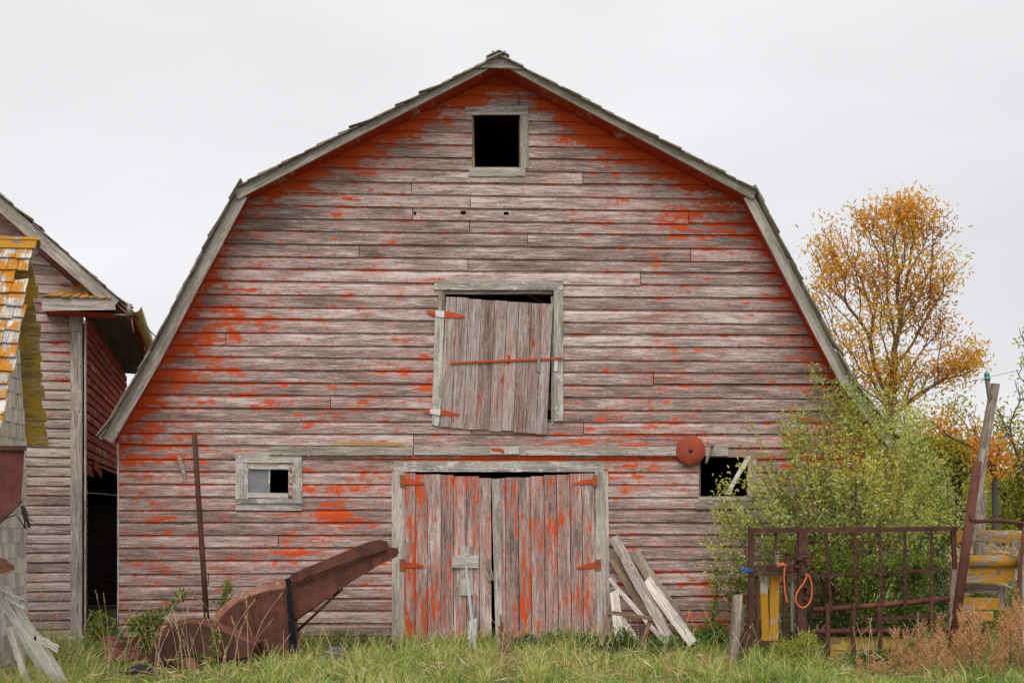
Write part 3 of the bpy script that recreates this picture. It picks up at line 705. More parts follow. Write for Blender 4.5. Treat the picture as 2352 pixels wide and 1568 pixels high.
for par, plate, strap in ((dL,(919,1090,930,1117),[(930,1098),(940,1099),(973,1108),(975,1111),(968,1112),(930,1112)]),
                   (dL,(918,1283,930,1309),[(930,1290),(942,1291),(973,1296),(975,1301),(960,1302),(930,1303)]),
                   (dR,(1362,1090,1372,1117),[(1362,1099),(1362,1111),(1320,1112),(1317,1109),(1325,1106),(1350,1100)]),
                   (dR,(1368,1284,1380,1309),[(1368,1290),(1368,1303),(1326,1306),(1323,1303),(1330,1300),(1355,1293)])):
    h=hinge(par, strap, M['hinge'], Y=-.056); u0,v0,u1,v1=plate
    hinge(h, [(u0,v0),(u1,v0),(u1,v1),(u0,v1)], M['hinge_rust'], Y=-.058, t=.012, name='hinge_plate')
# hole edges + dark strip standing in for the shade in a slot at rail
f=MB(); fb(f,1465,1049,1482,1052,3,Y=-.031,t=.003); f.build('gap_shadow', M['iron'], barn)

# ================================================================== THINGS ON THE FACADE
def one(mb, name, mat, label, cat, origin, group=None): return tag(mb.build(name, mat, origin=origin), label, cat, group)
# red disc
dc=thing('disc','round red-painted steel disc bolted to the wall beside the open window','disc',W(1586,1034,-.04))
f=MB(); ax=Vector((-.05,-1,.08)); f.lathe(W(1586,1034,-.075),ax,[(0,.174),(.004,.18),(.008,.177),(.035,.09),(.04,.04)],n=48); f.build('plate', M['disc'], dc)
f=MB(); f.lathe(W(1586,1034,-.105),ax,[(0,.036),(.012,.034)],n=16); f.lathe(W(1586,1034,-.115),ax,[(0,.015),(.022,.013)],n=6); f.build('hub', M['rust_red'], dc)
f=thing('wall_bracket','short wooden paddle with pale knob fixed beside the red disc','bracket',W(1630,1040,-.1))
q=MB(); q.plank(W(1634,1026,-.14),W(1622,1063,-.12),.055,.02,nrm=(-.7,-.7,0),taper=.35); q.build('paddle', M['post_wood'], f)
q=MB(); q.lathe(W(1635,1026,-.16),(.1,-.2,1),[(0,.018),(.02,.028),(.03,.022),(.04,.026),(.055,.02),(.06,.008)],n=14); q.build('knob', M['galv'], f)
q=MB(); q.tube([W(1635,1026,-.14),W(1640,1014,0)],.006,6); q.build('bolt', M['iron'], f)
# diagonal stick in the right window
q=MB(); q.plank(W(1720,1047,-.05),W(1670,1134,-.02),.05,.03); one(q,'stick','x' and M['pale_wood'],'pale stick leaning diagonally across the open window','stick',W(1670,1134,-.02))
# paddle hanging on the wall at left
q=MB(); P=[(407,1046),(416,1045),(421,1062),(427,1080),(426,1088),(429,1103),(426,1106),(423,1092),(417,1082),(411,1064)]
pf=[W(u,v,-.055) for u,v in P]; q.loft([pf,[p+Vector((0,-.02,0)) for p in pf]]); one(q,'wooden_peg',M['trim'],'small pale wooden peg nailed on the siding beside the tall rusty pole','peg',W(418,1105,-.05))
# rod leaning on the main door
q=MB(); q.plank(W(1070,1298,-.09),W(1095,1524,-.6),.03,.012,segs=8); one(q,'metal_rod',M['galv'],'thin grey flat bar leaning against the patched main door','rod',W(1095,1524,-.6))
q=MB(); q.plank(W(1086,1416,-.12),W(1083,1500,-.2),.09,.02,taper=1.6,ragged=.05); one(q,'broken_board',M['splinter'],'short splintered white board standing at the foot of the main door','board',W(1083,1500,-.2))
q=MB(); q.tube([W(1153,1438,-.45),W(1169,1540,-.7)],[.045,.05],10); q.tube([W(1149,1412,-.4),W(1153,1440,-.45)],[.012,.018],6); one(q,'red_stake',M['rust_red'],'short red pipe stake leaning before the gap of the main door','stake',W(1169,1540,-.7))
# leaning boards
LB=[('leaning_plank','pale grey plank leaning highest against the barn right of the main door',[(1409,1232),(1545,1480)],24,-.12,-.75,'trim',1),
 ('leaning_plank','rotten pale plank with pitted top leaning behind the stack of boards',[(1456,1268),(1600,1482)],26,-.10,-.6,'post_wood',1),
 ('leaning_plank','short white bleached plank lying in front along the leaning stack',[(1486,1332),(1592,1478)],24,-.35,-.75,'pale_wood',1),
 ('leaning_plank','dark brown plank leaning low beside the main door casing',[(1407,1280),(1500,1430)],22,-.08,-.5,'brown_wood',1),
 ('leaning_plank','narrow grey lath leaning lowest in the stack of boards',[(1401,1330),(1530,1478)],10,-.2,-.8,'trim',1),
 ('broken_post','upright bleached post standing at the right of the main door',[(1411,1358),(1428,1500)],22,-.3,-.45,'pale_wood',1),
 ('leaning_plank','short pale offcut half hidden in weeds behind the small frame',[(1428,1418),(1462,1470)],13,-.25,-.45,'pale_wood',1)]
for nm,lab,((u0,v0),(u1,v1)),wp,Y0,Y1,mt,tp in LB:
    q=MB(); q.plank(W(u0,v0,Y0),W(u1,v1,Y1),wp*13.6/F,.035,ragged=.03,wob=.004,segs=16,nrm=(-.35,-1,.3)); one(q,nm,M[mt],lab,'post' if 'post' in nm else 'plank',W(u1,v1,Y1),None)
fr=thing('small_frame','small open brown wooden frame standing in the weeds under the leaning boards','wooden frame',W(1440,1475,-.9))
for (a,b,c,d) in ((1397,1405,1499,1420),(1399,1404,1380,1480),(1495,1418,1475,1480)):
    q=MB(); fb(q,a,b,c,d,9,Y=-.9 if a==1397 else -.87,t=.03); q.build('rail' if a==1397 else 'leg', M['brown_wood'], fr)

# tall rusty pole and its wire
q=MB(); q.tube([W(446.5,998,-.8),W(455,1130,-.8),W(466,1290,-.8),W(480,1500,-.8)],[.030,.029,.031,.031],14); one(q,'rusty_pole',M['rust'],'tall thin rusty pole standing in front of the left half of the barn','pole',W(480,1500,-.8))
q=MB(); q.tube([W(190,1131,.9),W(230,1133,.5),W(275,1138,-.05),W(360,1146,-.05),W(450,1150,-.7)],.0022,4,smooth=False); q.tube([W(290,1142,-.04),W(420,1136,-.04),W(540,1142,-.04),W(700,1140,-.04)],.0015,4); one(q,'wire',M['wire'],'thin wire strung between the neighbouring building and the rusty pole','wire',W(275,1138,-.05))

# ================================================================== NEIGHBOURING BUILDING (left)
nb = thing('neighbour_building','smaller weathered grey and red barn at the left with ochre gutter and open side','barn',W(190,1470,1.0))
A=R(11.1)
cor=W(190,1300,1.0); cx,cy=cor.x,cor.y
ex=Vector((math.cos(A),math.sin(A),0)); ey=Vector((-math.sin(A),math.cos(A),0))   # along front (right+back), along side (back-left)
def NBp(a,b,z): return Vector((cx,cy,0))+ex*a+ey*b+Vector((0,0,z))
def hit(u,v,b_plane):
    """point of the building plane y'=b seen at a pixel -> (a,z)"""
    p0=Vector((0,CAMY,CAMZ)); p1=W(u,v,10.0); d=p1-p0; nrm=ey; o=NBp(0,b_plane,0); t=(o-p0).dot(nrm)/d.dot(nrm); q=p0+d*t; return (q-Vector((cx,cy,0))).dot(ex), q.z
def hits(u,v,a_plane):
    p0=Vector((0,CAMY,CAMZ)); p1=W(u,v,10.0); d=p1-p0; nrm=ex; o=NBp(a_plane,0,0); t=(o-p0).dot(nrm)/d.dot(nrm); q=p0+d*t; return (q-Vector((cx,cy,0))).dot(ey), q.z
EZ = hit(262,700,-.35)[1]     # eave height
ra = hit(262,680,-.42); rb = hit(0,450,-.42)
slope=(rb[1]-ra[1])/(ra[0]-rb[0])
def nroof(a): return ra[1]+(ra[0]-a)*slope
FW=-2.6; apexA=-2.6
# front wall in local frame -> transform after building
class Xf:
    pass
def xform(mbx, fn):
    mbx.v=[tuple(fn(*p)) for p in mbx.v]
fw=MB()
siding_wall(fw,0.06,nroof(-2.5),lambda z:(-3.2, min(-.02, ra[0]-(z-ra[1])/slope-.3) if z>EZ else -.02),[],[],lambda x,z:.10*math.exp(-((z-EZ+.25)/.25)**2)+.04*max(0,(z-3.2))-.03+(.06 if z<2.0 else 0),pitch=.121,seed=5,wav=.006)
xform(fw,lambda x,y,z:NBp(x,y,z)); fw.build('front_wall',M['siding_left'],nb)
# side wall above the opening: boards tilt, lines from x' along b
sw=MB(); BK=6.4; zo=hits(195,1062,0)[1]; zo2=hits(272,1085,0)[1]
z=zo-.02; k=0
def sb(mbx,b0,b1,z,h,a=0.0,seg=10):
    mbx.plank(NBp(a+.012,b0,z+h/2),NBp(a+.012,b1,z+h/2),h+.012,.014,nrm=ex*1+Vector((0,0,-.12)),wob=.003,segs=seg,biasf=lambda q:.02)
siding_wall(sw,.06,EZ+.1,lambda z:(0,BK),[(.26,6.0,0,zo)],[1] and [],lambda x,z:.05,pitch=.121,seed=9,wav=.008)
xform(sw,lambda x,y,z:NBp(-y,x,z))
sw.build('side_wall',M['siding_side'],nb)
q=MB(); q.plank(NBp(.0,.02,zo-.05),NBp(-.02,1.2,zo-.08),.16,.05,nrm=ex); q.plank(NBp(.02,1.0,zo+.02),NBp(-.02,2.3,zo-.06),.14,.05,nrm=ex); q.plank(NBp(-.03,.30,0),NBp(-.03,.30,zo-.04),.06,.09,nrm=ey*-1)
q.build('door_post',M['soffit'],nb)
# dark inside: inner walls, floor
q=MB()
q.add([NBp(-4.5,BK,0),NBp(0,BK,0),NBp(0,BK,EZ+.1),NBp(-2.6,BK,nroof(-2.6)),NBp(-5,BK,EZ)],[[0,1,2,3,4]])
q.add([NBp(-5,.05,0),NBp(-5,BK,0),NBp(-5,BK,EZ+1),NBp(-5,.05,EZ+1)],[[0,1,2,3]])
q.add([NBp(-3.5,.03,0),NBp(-.02,.03,0),NBp(-.02,.03,EZ),NBp(-3.5,.03,nroof(-3.0))],[[0,1,2,3]])
q.add([NBp(-5,0.02,zo+.3),NBp(-.02,0.02,zo+.3),NBp(-.02,BK,zo+.3),NBp(-5,BK,zo+.3)],[[0,1,2,3]])
q.add([NBp(-1.6,0.1,0),NBp(-1.6,BK,0),NBp(-1.6,BK,zo+.3),NBp(-1.6,.1,zo+.3)],[[0,1,2,3]])
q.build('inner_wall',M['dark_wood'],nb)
# corner boards
q=MB(); q.plank(NBp(-.075,-.035,0),NBp(-.075,-.035,EZ-.02),.135,.025,nrm=ey*-1); q.plank(NBp(.03,.03,0),NBp(.03,.03,EZ-.15),.09,.022,nrm=ex); q.plank(NBp(-.06,.05,0),NBp(-.06,.05,EZ+.12),.12,.12,nrm=ey*-1,segs=1); q.build('corner_board',M['trim'],nb)
q=MB(); q.plank(NBp(-.08,-.062,EZ-.30),NBp(-.08,-.062,EZ-.05),.15,.02,nrm=ey*-1,ragged=.01); q.build('corner_cap',M['trim_white'],nb)
# roof slab right slope from apex to eave with overhang
eA=ra[0]+.16
def slab(mbx,a0,z0,a1,z1,b0,b1,th):
    vs=[NBp(a0,b0,z0),NBp(a1,b0,z1),NBp(a1,b1,z1),NBp(a0,b1,z0)]; dn=Vector((0,0,-th)); vs2=vs+[p+dn for p in vs]
    fs=[[0,1,2,3],[7,6,5,4],[0,4,5,1],[1,5,6,2],[2,6,7,3],[3,7,4,0]]; L0=math.hypot(a1-a0,z1-z0)
    uv=[[(0,0),(0,L0),(b1-b0,L0),(b1-b0,0)],[(0,0),(b1-b0,0),(b1-b0,L0),(0,L0)]]+[[(0,0),(0,.1),(1,.1),(1,0)]]*4
    mbx.add(vs2,fs,uv,bias=[.02]*8)
q=MB(); slab(q,-2.9,nroof(-2.9)-.05,eA,nroof(eA)-.05,-.40,BK+.3,.03); q.build('soffit',M['soffit'],nb)
q=MB(); slab(q,-2.9,nroof(-2.9),eA,nroof(eA),-.42,BK+.3,.02)
# shingle courses (local frame then transform)
sh=MB(); L0=math.hypot(eA+2.9,nroof(-2.9)-nroof(eA))
shingles(sh,(eA+.03,0,nroof(eA+.03)),(-2.9,0,nroof(-2.9)),-.47,BK+.3,(slope,0,1),exp=.14,thick=.012,fine_to=1.5)
xform(sh,lambda x,y,z:NBp(x,y,z)); o_=len(q.v); q.v+=sh.v; q.f+=[[i+o_ for i in f] for f in sh.f]; q.uv+=sh.uv; q.r+=sh.r; q.b+=sh.b; q.lap+=sh.lap; q.sm+=sh.sm
q.build('roof',M['shingle'],nb)
q=MB(); bz=.075
q.plank(NBp(ra[0]+.02,-.44,nroof(ra[0]+.02)-bz-.03),NBp(-2.9,-.44,nroof(-2.9)-bz-.03),.15,.03,nrm=ey*-1,ragged=.02); q.build('barge_board',M['barge'],nb)
# frieze plank under soffit (grey/red) seen from below
q=MB(); q.plank(NBp(-.55,-.02,nroof(-.55)-.30),NBp(-2.9,-.02,nroof(-2.9)-.30),.26,.02,nrm=ey*-1,biasf=lambda p:.1 if p.z>4.7 else -.1); q.build('frieze_board',M['siding_left'],nb)
# cornice return: horizontal board + little hip roof above
c0=hit(97,699,-.42); c1=hit(264,697,-.42)
q=MB(); q.plank(NBp(c0[0],-.435,c0[1]),NBp(c1[0],-.435,c1[1]),.165,.03,nrm=ey*-1,ragged=.008)
q.plank(NBp(c0[0]+.012,-.41,c0[1]),NBp(c0[0]+.012,0,c0[1]),.16,.02,nrm=ex*-1); ret=q.build('cornice_board',M['trim'],nb)
q=MB(); zt=c0[1]+.083; zb=zt
ap_=hit(185,645,-.1); P=[NBp(c0[0]-.03,-.46,zb),NBp(c1[0]+.02,-.46,zb+.0),NBp(c1[0]-.02,.0,zb+.14),NBp(c0[0]+.42,.0,zb+.27),NBp(c0[0]-.03,.0,zb+.02)]
q.add(P,[[0,1,2,3],[0,3,4]],[[(0,0),(1,0),(1,.4),(.4,.4)],[(0,0),(.4,.4),(0,.4)]])
for k in range(8):
    a0=c0[0]+.05+k*.11; q.plank(NBp(a0,-.47,zb+.018),NBp(lerp(a0,c0[0]+.45,.35),-.18,zb+.02+.14*min(1,.5+.1*k)),.105,.012,nrm=(-.1,-.5,.8),ragged=.02,segs=2)
q.build('cornice_roof',M['lichen_wood'],nb)
q=MB(); q.add([NBp(c0[0]+.01,-.42,c0[1]-.07),NBp(c1[0],-.42,c0[1]-.07),NBp(c1[0],0,c0[1]-.07),NBp(c0[0]+.01,0,c0[1]-.07)],[[3,2,1,0]],bias=[.1]*4); q.build('cornice_soffit',M['soffit'],nb)
q=MB(); slab(q,.0,EZ-.04,eA-.02,EZ-.06,-.35,BK,.02); q.build('eave_soffit',M['dark_wood'],nb)
# gutter
q=MB(); gz0=hits(285,704,eA+.05); 
n=9; loops=[]
for i in range(13):
    b=-.42+i*.25; z=EZ+.0-.02*i*.25+.01*math.sin(i)
    loops.append([NBp(eA+.085+.08*math.cos(math.pi*(1+k/(n-1))),b,z-.02+.08*math.sin(math.pi*(1+k/(n-1)))) for k in range(n)]+[NBp(eA+.085+.07*math.cos(math.pi*(2-k/(n-1))),b,z-.02+.07*math.sin(math.pi*(2-k/(n-1)))) for k in range(n)])
q.loft(loops,smooth=True); gt=q.build('gutter',M['gutter'],nb)
q=MB(); q.tube([NBp(eA+.02,-.43,EZ-.0),NBp(eA+.03,-.43,EZ-.14)],.035,10); q.tube([NBp(eA+.0,-.4,EZ-.13),NBp(eA-.2,-.35,EZ-.12)],.012,6); q.tube([NBp(eA+.04,-.4,EZ-.12),NBp(eA+.07,-.38,EZ-.34)],.008,6); q.build('downpipe_stub',M['galv'],gt)
q=MB(); q.tube([W(300,716,1.2),W(357,772,.1)],.008,5); one(q,'iron_rod',M['iron'],'thin dark rod bridging the ochre gutter and the barn roof','rod',W(300,716,1.2))
# sill beam at base
q=MB(); q.plank(W(100,1472,.9),W(205,1468,.9),.09,.25,ragged=.02); one(q,'sill_beam',M['pale_wood'],'pale wooden beam lying at the foot of the neighbouring building','beam',W(150,1475,.9))

# ================================================================== LICHEN-ROOFED SHED (far left, nearer)
sh_=thing('lichen_shed','small steep-roofed shed at the far left with orange lichen on its shingles','shed',W(-40,1600,-3.0))
Ya=-2.4
AP=W(73,566,Ya); BF=W(-8,1010,-3.15); CB=W(108,1024,-1.75)
left=Vector((-3.2,-.25,0))
# front slope shingles: individually placed rows from ridge down following a curved rake
def rk(t):  # rake front, quadratic flare
    p=lerp(AP,BF,t); m=W(52,760,-2.72); return (1-t)**2*AP+2*t*(1-t)*m*1.0+t*t*BF if False else lerp(lerp(AP,m,t),lerp(m,BF,t),t)
nC=15; q=MB(); r2=random.Random(11)
dvec=left.normalized()
for c in range(nC):
    t0=c/nC; t1=min(1.02,(c+1.25)/nC); a=rk(t0); b=rk(t1); nrm=(b-a).cross(dvec).normalized()
    if nrm.y>0: nrm=-nrm
    s=-.02+r2.uniform(-.02,.03)
    while s<3.1:
        w_=r2.uniform(.09,.2)
        if r2.random()>.05:
            mid=dvec*(s+w_/2); q.plank(a+mid+nrm*.005,b+mid+nrm*(.028+r2.uniform(0,.012)),w_-.006,.012,nrm=nrm,segs=2,ragged=.018,wob=.002)
        s+=w_
q.build('front_roof',M['lichen_shingle'],sh_)
q=MB(); q.plank(AP+Vector((.06,0,.03)),AP+left+Vector((0,0,.03)),.14,.03,nrm=(0,-1,.5),ragged=.02); q.plank(AP+Vector((.06,.05,.05)),AP+left+Vector((0,.05,.05)),.12,.03,nrm=(0,.5,1),ragged=.02); q.build('ridge_board',M['lichen_wood'],sh_)
# back slope sheathing boards (underside seen)
q=MB(); nB=16
for c in range(nB):
    t=(c+.5)/nB; m=W(100,800,-1.95); p=lerp(lerp(AP,m,t),lerp(m,CB,t),t); m2=lerp(lerp(AP,m,t+.03),lerp(m,CB,t+.03),t+.03); nn=(m2-p).cross(dvec).normalized()
    L_=lerp(.05,.55,t) 
    q.plank(p+Vector((r2.uniform(-.03,.015),0,0)),p+dvec*2.0,2.32/nB*.90,.02,nrm=nn,segs=8,ragged=.02,wob=.003)
q.build('back_roof',M['yellow_wood'],sh_)
# gable wall (grey shingles), recessed
q=MB(); r2=random.Random(5); gx=-.20
GW=[AP+Vector((gx,0,-.02)),BF+Vector((gx,.12,.1)),CB+Vector((gx,-.05,.1))]
gb=BF+Vector((gx,.2,0)); gb.z=0; gc=CB+Vector((gx,-.1,0)); gc.z=0
q.add([GW[0],GW[1],gb,gc,GW[2]],[[0,1,2,3,4]])
z=0
while z<AP.z-.1:
    z1=z+.15
    def lim_(zz):
        if zz<BF.z: return GW[1]+Vector((0,.05,0)), GW[2]
        t=(zz-BF.z)/(AP.z-BF.z); return lerp(GW[1]+Vector((0,.05,0)),GW[0],t), lerp(GW[2],GW[0],t)
    a,b=lim_(z+.07); L_=(b-a).length
    s=0
    while s<L_-.02:
        w_=min(r2.uniform(.12,.26),L_-s); c_=lerp(a,b,(s+w_/2)/L_)
        q.plank(Vector((c_.x+.006,c_.y,z-.012)),Vector((c_.x+.0,c_.y,z1)),w_-.004,.01,nrm=(1,-.05,0),segs=1,wob=.001); s+=w_
    z=z1
q.build('gable_wall',M['shed_wall'],sh_)
# front wall below roof
q=MB(); fa=Vector((gb.x+.02,gb.y,0)); z=0
while z<BF.z+.1:
    s=-.0
    while s<3:
        w_=r2.uniform(.2,.32); c_=fa+dvec*(s+w_/2); q.plank(Vector((c_.x,c_.y-.012,z-.01)),Vector((c_.x,c_.y,z+.17)),w_-.005,.012,nrm=(0,-1,0),segs=1,wob=.002); s+=w_
    z+=.16
q.build('front_wall',M['shed_wall'],sh_)

# rusty hopper hanging at far left
hp=thing('rusty_hopper','dark red rusty sheet-metal hopper sticking in from the left edge','hopper',W(-30,1200,-3.5))
q=MB(); H=[(-160,1020),(58,1025),(56,1040),(49,1147),(0,1196),(-90,1262),(-160,1262)]
Pf=[W(u,v,-3.7) for u,v in H]; Pb=[p+Vector((-.24,.5,0)) for p in Pf]; q.loft([Pf,Pb]); q.build('bin',M['hopper'],hp)
q=MB(); q.plank(W(-160,1027,-3.72),W(60,1029,-3.72),.04,.02); q.build('rim',M['rust'],hp); q=MB(); q.plank(W(49,1149,-3.72),W(-4,1200,-3.72),.03,.03); q.build('rim',M['rust'],hp)
q=MB(); q.tube([W(-10,1206,-3.7),W(12,1190,-3.7),W(36,1182,-3.7),W(48,1196,-3.7),W(57,1212,-3.7)],.006,6); q.build('hook',M['iron'],hp)
q=MB(); Pf=[W(u,v,-3.75) for u,v in ((-60,1270),(0,1280),(12,1283),(18,1290),(32,1298),(34,1308),(22,1311),(-60,1338))]; q.loft([Pf,[p+Vector((-.12,.25,0)) for p in Pf]]); one(q,'rusty_chute',M['rust_red'],'bent rusty chute tip below the hopper at the left edge','chute',W(-30,1320,-3.7))
for lab,(a,b,c,d),wp,Y0,Y1 in (('pale splintered plank leaning in the lower left corner',(-4,1345,146,1580),34,-3.3,-3.0),('second pale plank lying behind the splintered one at lower left',(40,1440,112,1560),18,-2.4,-2.4),('short knobbly chunk of broken board nailed across the upper splintered plank',(6,1362,54,1386),16,-3.36,-3.34),('broken chunk of board caught on the lower splintered plank',(78,1458,130,1488),13,-3.3,-3.3),('splintered lath leaning steeply at the bottom left corner',(22,1440,66,1575),14,-3.1,-3.0),('short bleached stake standing by the corner of the shed',(57,1372,60,1470),10,-2.3,-2.3)):
    q=MB(); q.plank(W(a,b,Y0),W(c,d,Y1),wp*(14+Y0)/F,.04,ragged=.05,wob=.005,segs=14); one(q,'leaning_plank',M['splinter' if wp>15 else 'pale_wood'],lab,'plank',W(c,d,Y1))
q=MB(); 
for k in range(26):
    a=W(50+random.uniform(-4,8),1195,-2.6); q.tube([W(52+random.uniform(-4,4),1160,-2.6),W(58+random.uniform(-8,10),1180,-2.6),W(62+random.uniform(-8,14),1195+random.uniform(0,20),-2.6)],.003,4)
one(q,'twig_bundle',M['twig_d'],'bunch of dry twigs caught on the wall beside the hopper','twigs',W(55,1200,-2.6))
# faded red box
q=MB(); 
for k in range(3): q.plank(W(240,1473+k*24,-.9),W(338,1476+k*24,-.9),24*13.1/F,.03,wob=.004,ragged=.01)
q.plank(W(240,1466,-.75),W(338,1467,-.75),.2,.02,nrm=(0,0,1)); one(q,'feed_box',M['red_board'],'faded pink-red wooden box low in the weeds beside the machine','box',W(290,1535,-.8))

# ================================================================== RUSTY BLOWER MACHINE
mc=thing('forage_blower','rusty farm blower with curved housing and long slanting spout','farm machine',W(560,1545,-1.4))
def shell(outer, inner, bottom, Yf, Yr, ch=.05):
    """chamfered sheet-metal body: inner outline on the front plate, outer outline behind it"""
    A_=[W(u,v,Yf) for u,v in inner+bottom]; B_=[W(u,v,Yf+ch) for u,v in outer+bottom]; D_=[Vector((p.x,Yr,p.z)) for p in B_]
    return A_,B_,D_
def smooth(pts,n=4):
    r_=[]
    for i in range(len(pts)-1):
        p0=pts[max(i-1,0)];p1=pts[i];p2=pts[i+1];p3=pts[min(i+2,len(pts)-1)]
        for k in range(n):
            t=k/n; r_.append(tuple(.5*((2*p1[j])+(-p0[j]+p2[j])*t+(2*p0[j]-5*p1[j]+4*p2[j]-p3[j])*t*t+(-p0[j]+3*p1[j]-3*p2[j]+p3[j])*t**3) for j in (0,1)))
    return r_+[pts[-1]]
o1=smooth([(472,1490),(476,1450),(486,1425),(503,1399),(533,1373),(579,1350),(626,1336),(656,1331)]); i1=smooth([(484,1490),(487,1460),(497,1434),(517,1406),(552,1379),(600,1360),(640,1352),(656,1350)])
A_,B_,D_=shell(o1,i1,[(679,1500),(640,1520),(500,1520)],-1.30,-.75)
q=MB(); q.add(A_,[list(range(len(A_)))[::-1]]); q.build('housing_side',M['rust_red'],mc)
q=MB(); q.loft([A_,B_],cap0=False,cap1=False); q.loft([B_,D_],cap0=False,cap1=True); q.build('housing_rim',M['rust_top'],mc)
# spout
top=[(658,1330),(672,1317),(700,1304),(845,1244),(868,1240),(884,1243),(889,1256)]; low=[(668,1341),(700,1327),(770,1300),(850,1272),(889,1259)]
q=MB(); P=[W(u,v,-1.22) for u,v in top+low[::-1]]; q.loft([P,[W(u,v,-1.16) for u,v in top+low[::-1]]])
P2=[W(u,v,-1.17) for u,v in top]; q.loft([P2,[Vector((p.x,-.8,p.z)) for p in P2]],cap0=False,cap1=False,closed=False); q.build('spout_cover',M['rust_red'],mc)
q=MB(); P=[W(u,v,-1.19) for u,v in ((660,1345),(700,1326),(770,1299),(850,1271),(892,1257),(909,1260),(913,1272),(880,1292),(800,1340),(730,1388),(678,1422))]; q.loft([P,[Vector((p.x,-.8,p.z)) for p in P]])
q.build('spout',M['rust_red'],mc)
q=MB(); q.plank(W(668,1343,-1.235),W(889,1259,-1.235),.012,.02,segs=4); q.plank(W(913,1273,-1.2),W(900,1282,-1.2),.02,.02); q.build('spout_lip',M['rust'],mc)
q=MB(); q.tube([W(780,1352,-1.1),W(677,1424,-1.0)],.014,8); q.tube([W(782,1355,-1.15),W(683,1448,-1.1)],.016,8); q.lathe(W(780,1353,-1.2),(0,1,0),[(0,.03),(.1,.03)],n=12); q.build('brace',M['rust'],mc)
# fender cover in front
o2=smooth([(340,1522),(343,1502),(352,1480),(371,1448),(396,1431),(432,1424),(478,1433),(540,1455),(575,1469),(590,1478)]); i2=smooth([(346,1522),(350,1506),(363,1478),(383,1452),(411,1435),(446,1430),(490,1443),(540,1461),(570,1474),(584,1482)])
A_,B_,D_=shell(o2,i2,[(575,1505),(548,1512),(500,1512),(470,1500),(420,1502),(380,1522)],-1.75,-1.35,ch=.04)
q=MB(); q.add(A_,[list(range(len(A_)))[::-1]]); q.build('guard_side',M['rust'],mc)
q=MB(); q.loft([A_,B_],cap0=False,cap1=False); q.loft([B_,D_],cap0=False,cap1=True); q.build('guard_rim',M['rust_red'],mc)
for k,(u_,v_) in enumerate([(492,1462),(506,1434),(526,1408),(556,1386),(590,1370),(622,1360),(648,1358),(660,1400),(665,1440),(668,1475),(600,1500),(560,1502)]):
    q=MB(); q.lathe(W(u_,v_,-1.30),(0,-1,0),[(0,.011),(.008,.009)],n=8); q.build('bolt',M['rust'],mc)
q=MB(); q.plank(W(572,1366,-1.305),W(596,1500,-1.305),.014,.006,segs=6); q.build('seam',M['rust'],mc)
q=MB(); q.plank(W(770,1300,-1.195),W(777,1358,-1.195),.02,.006,segs=3); q.build('seam',M['rust'],mc); q=MB(); q.plank(W(850,1271,-1.195),W(854,1308,-1.195),.014,.006,segs=3); q.build('seam',M['rust'],mc)
for (u_,v_) in [(690,1340),(720,1328),(750,1316),(790,1299),(820,1288),(870,1268)]:
    q=MB(); q.lathe(W(u_,v_,-1.225),(0,-1,0),[(0,.009),(.008,.007)],n=8); q.build('bolt',M['rust'],mc)
q=MB(); q.tube([W(432,1512,-1.6),W(440,1525,-1.7),W(446,1545,-1.72),W(447,1600,-1.72)],[.05,.055,.045,.045],12); q.tube([W(420,1518,-1.65),W(452,1515,-1.65)],.06,12); q.build('drive_pipe',M['rust_top'],mc)
q=MB(); q.tube([W(365,1524,-1.5),W(372,1560,-1.5)],.012,6); q.tube([W(362,1525,-1.6),W(480,1524,-1.6)],.015,6); q.build('frame_bar',M['rust'],mc)
q=MB(); q.plank(W(420,1532,-1.66),W(380,1568,-1.66),.05,.02); q.plank(W(384,1535,-1.66),W(400,1580,-1.66),.04,.02); q.build('lever',M['hinge'],mc)
q=MB(); q.lathe(W(322,1562,-2.0),(.3,-1,0),[(-.07,.09),(-.06,.15),(-.03,.165),(.03,.165),(.06,.15),(.07,.09),(.05,.06)],n=28); wh=q.build('tyre',M['tyre'],mc)
q=MB(); q.lathe(W(322,1562,-2.06),(.3,-1,0),[(0,.07),(.02,.06),(.04,.02)],n=16); q.build('wheel_disc',M['rust'],wh)
q=MB(); q.tube([W(322,1562,-2.0),W(372,1550,-1.7)],.02,8); q.build('axle',M['rust'],mc)
# black twine bundle hanging
q=MB()
for k in range(70):
    a=random.uniform(-6,6); b=random.uniform(-9,9); pts=[]
    for i in range(7):
        t=i/6; pts.append(W(lerp(662,674,t)+lerp(a*.6,b,t)+random.uniform(-1.2,1.2),lerp(1328,1500-random.uniform(0,25),t),-1.36+random.uniform(-.02,.03)))
    q.tube(pts,.0028,4,smooth=False)
q.tube([W(655,1332,-1.34),W(662,1328,-1.37),W(670,1338,-1.37)],.01,6)
one(q,'twine_bundle',M['twine'],'bundle of black twine hanging over the spout joint of the blower','twine',W(670,1500,-1.36))
q=MB(); q.loft([[W(767,1512,-1.0)+Vector((math.cos(t)*.12*s,math.sin(t)*.09*s,h+.02*math.sin(3*t))) for t in np.linspace(0,5.8,12)] for s,h in ((1,-.1),(1.15,0),(1,.09),(.5,.13))]); one(q,'stone',M['stone'],'dark stone lying in the grass right of the blower','stone',W(767,1540,-1.0))

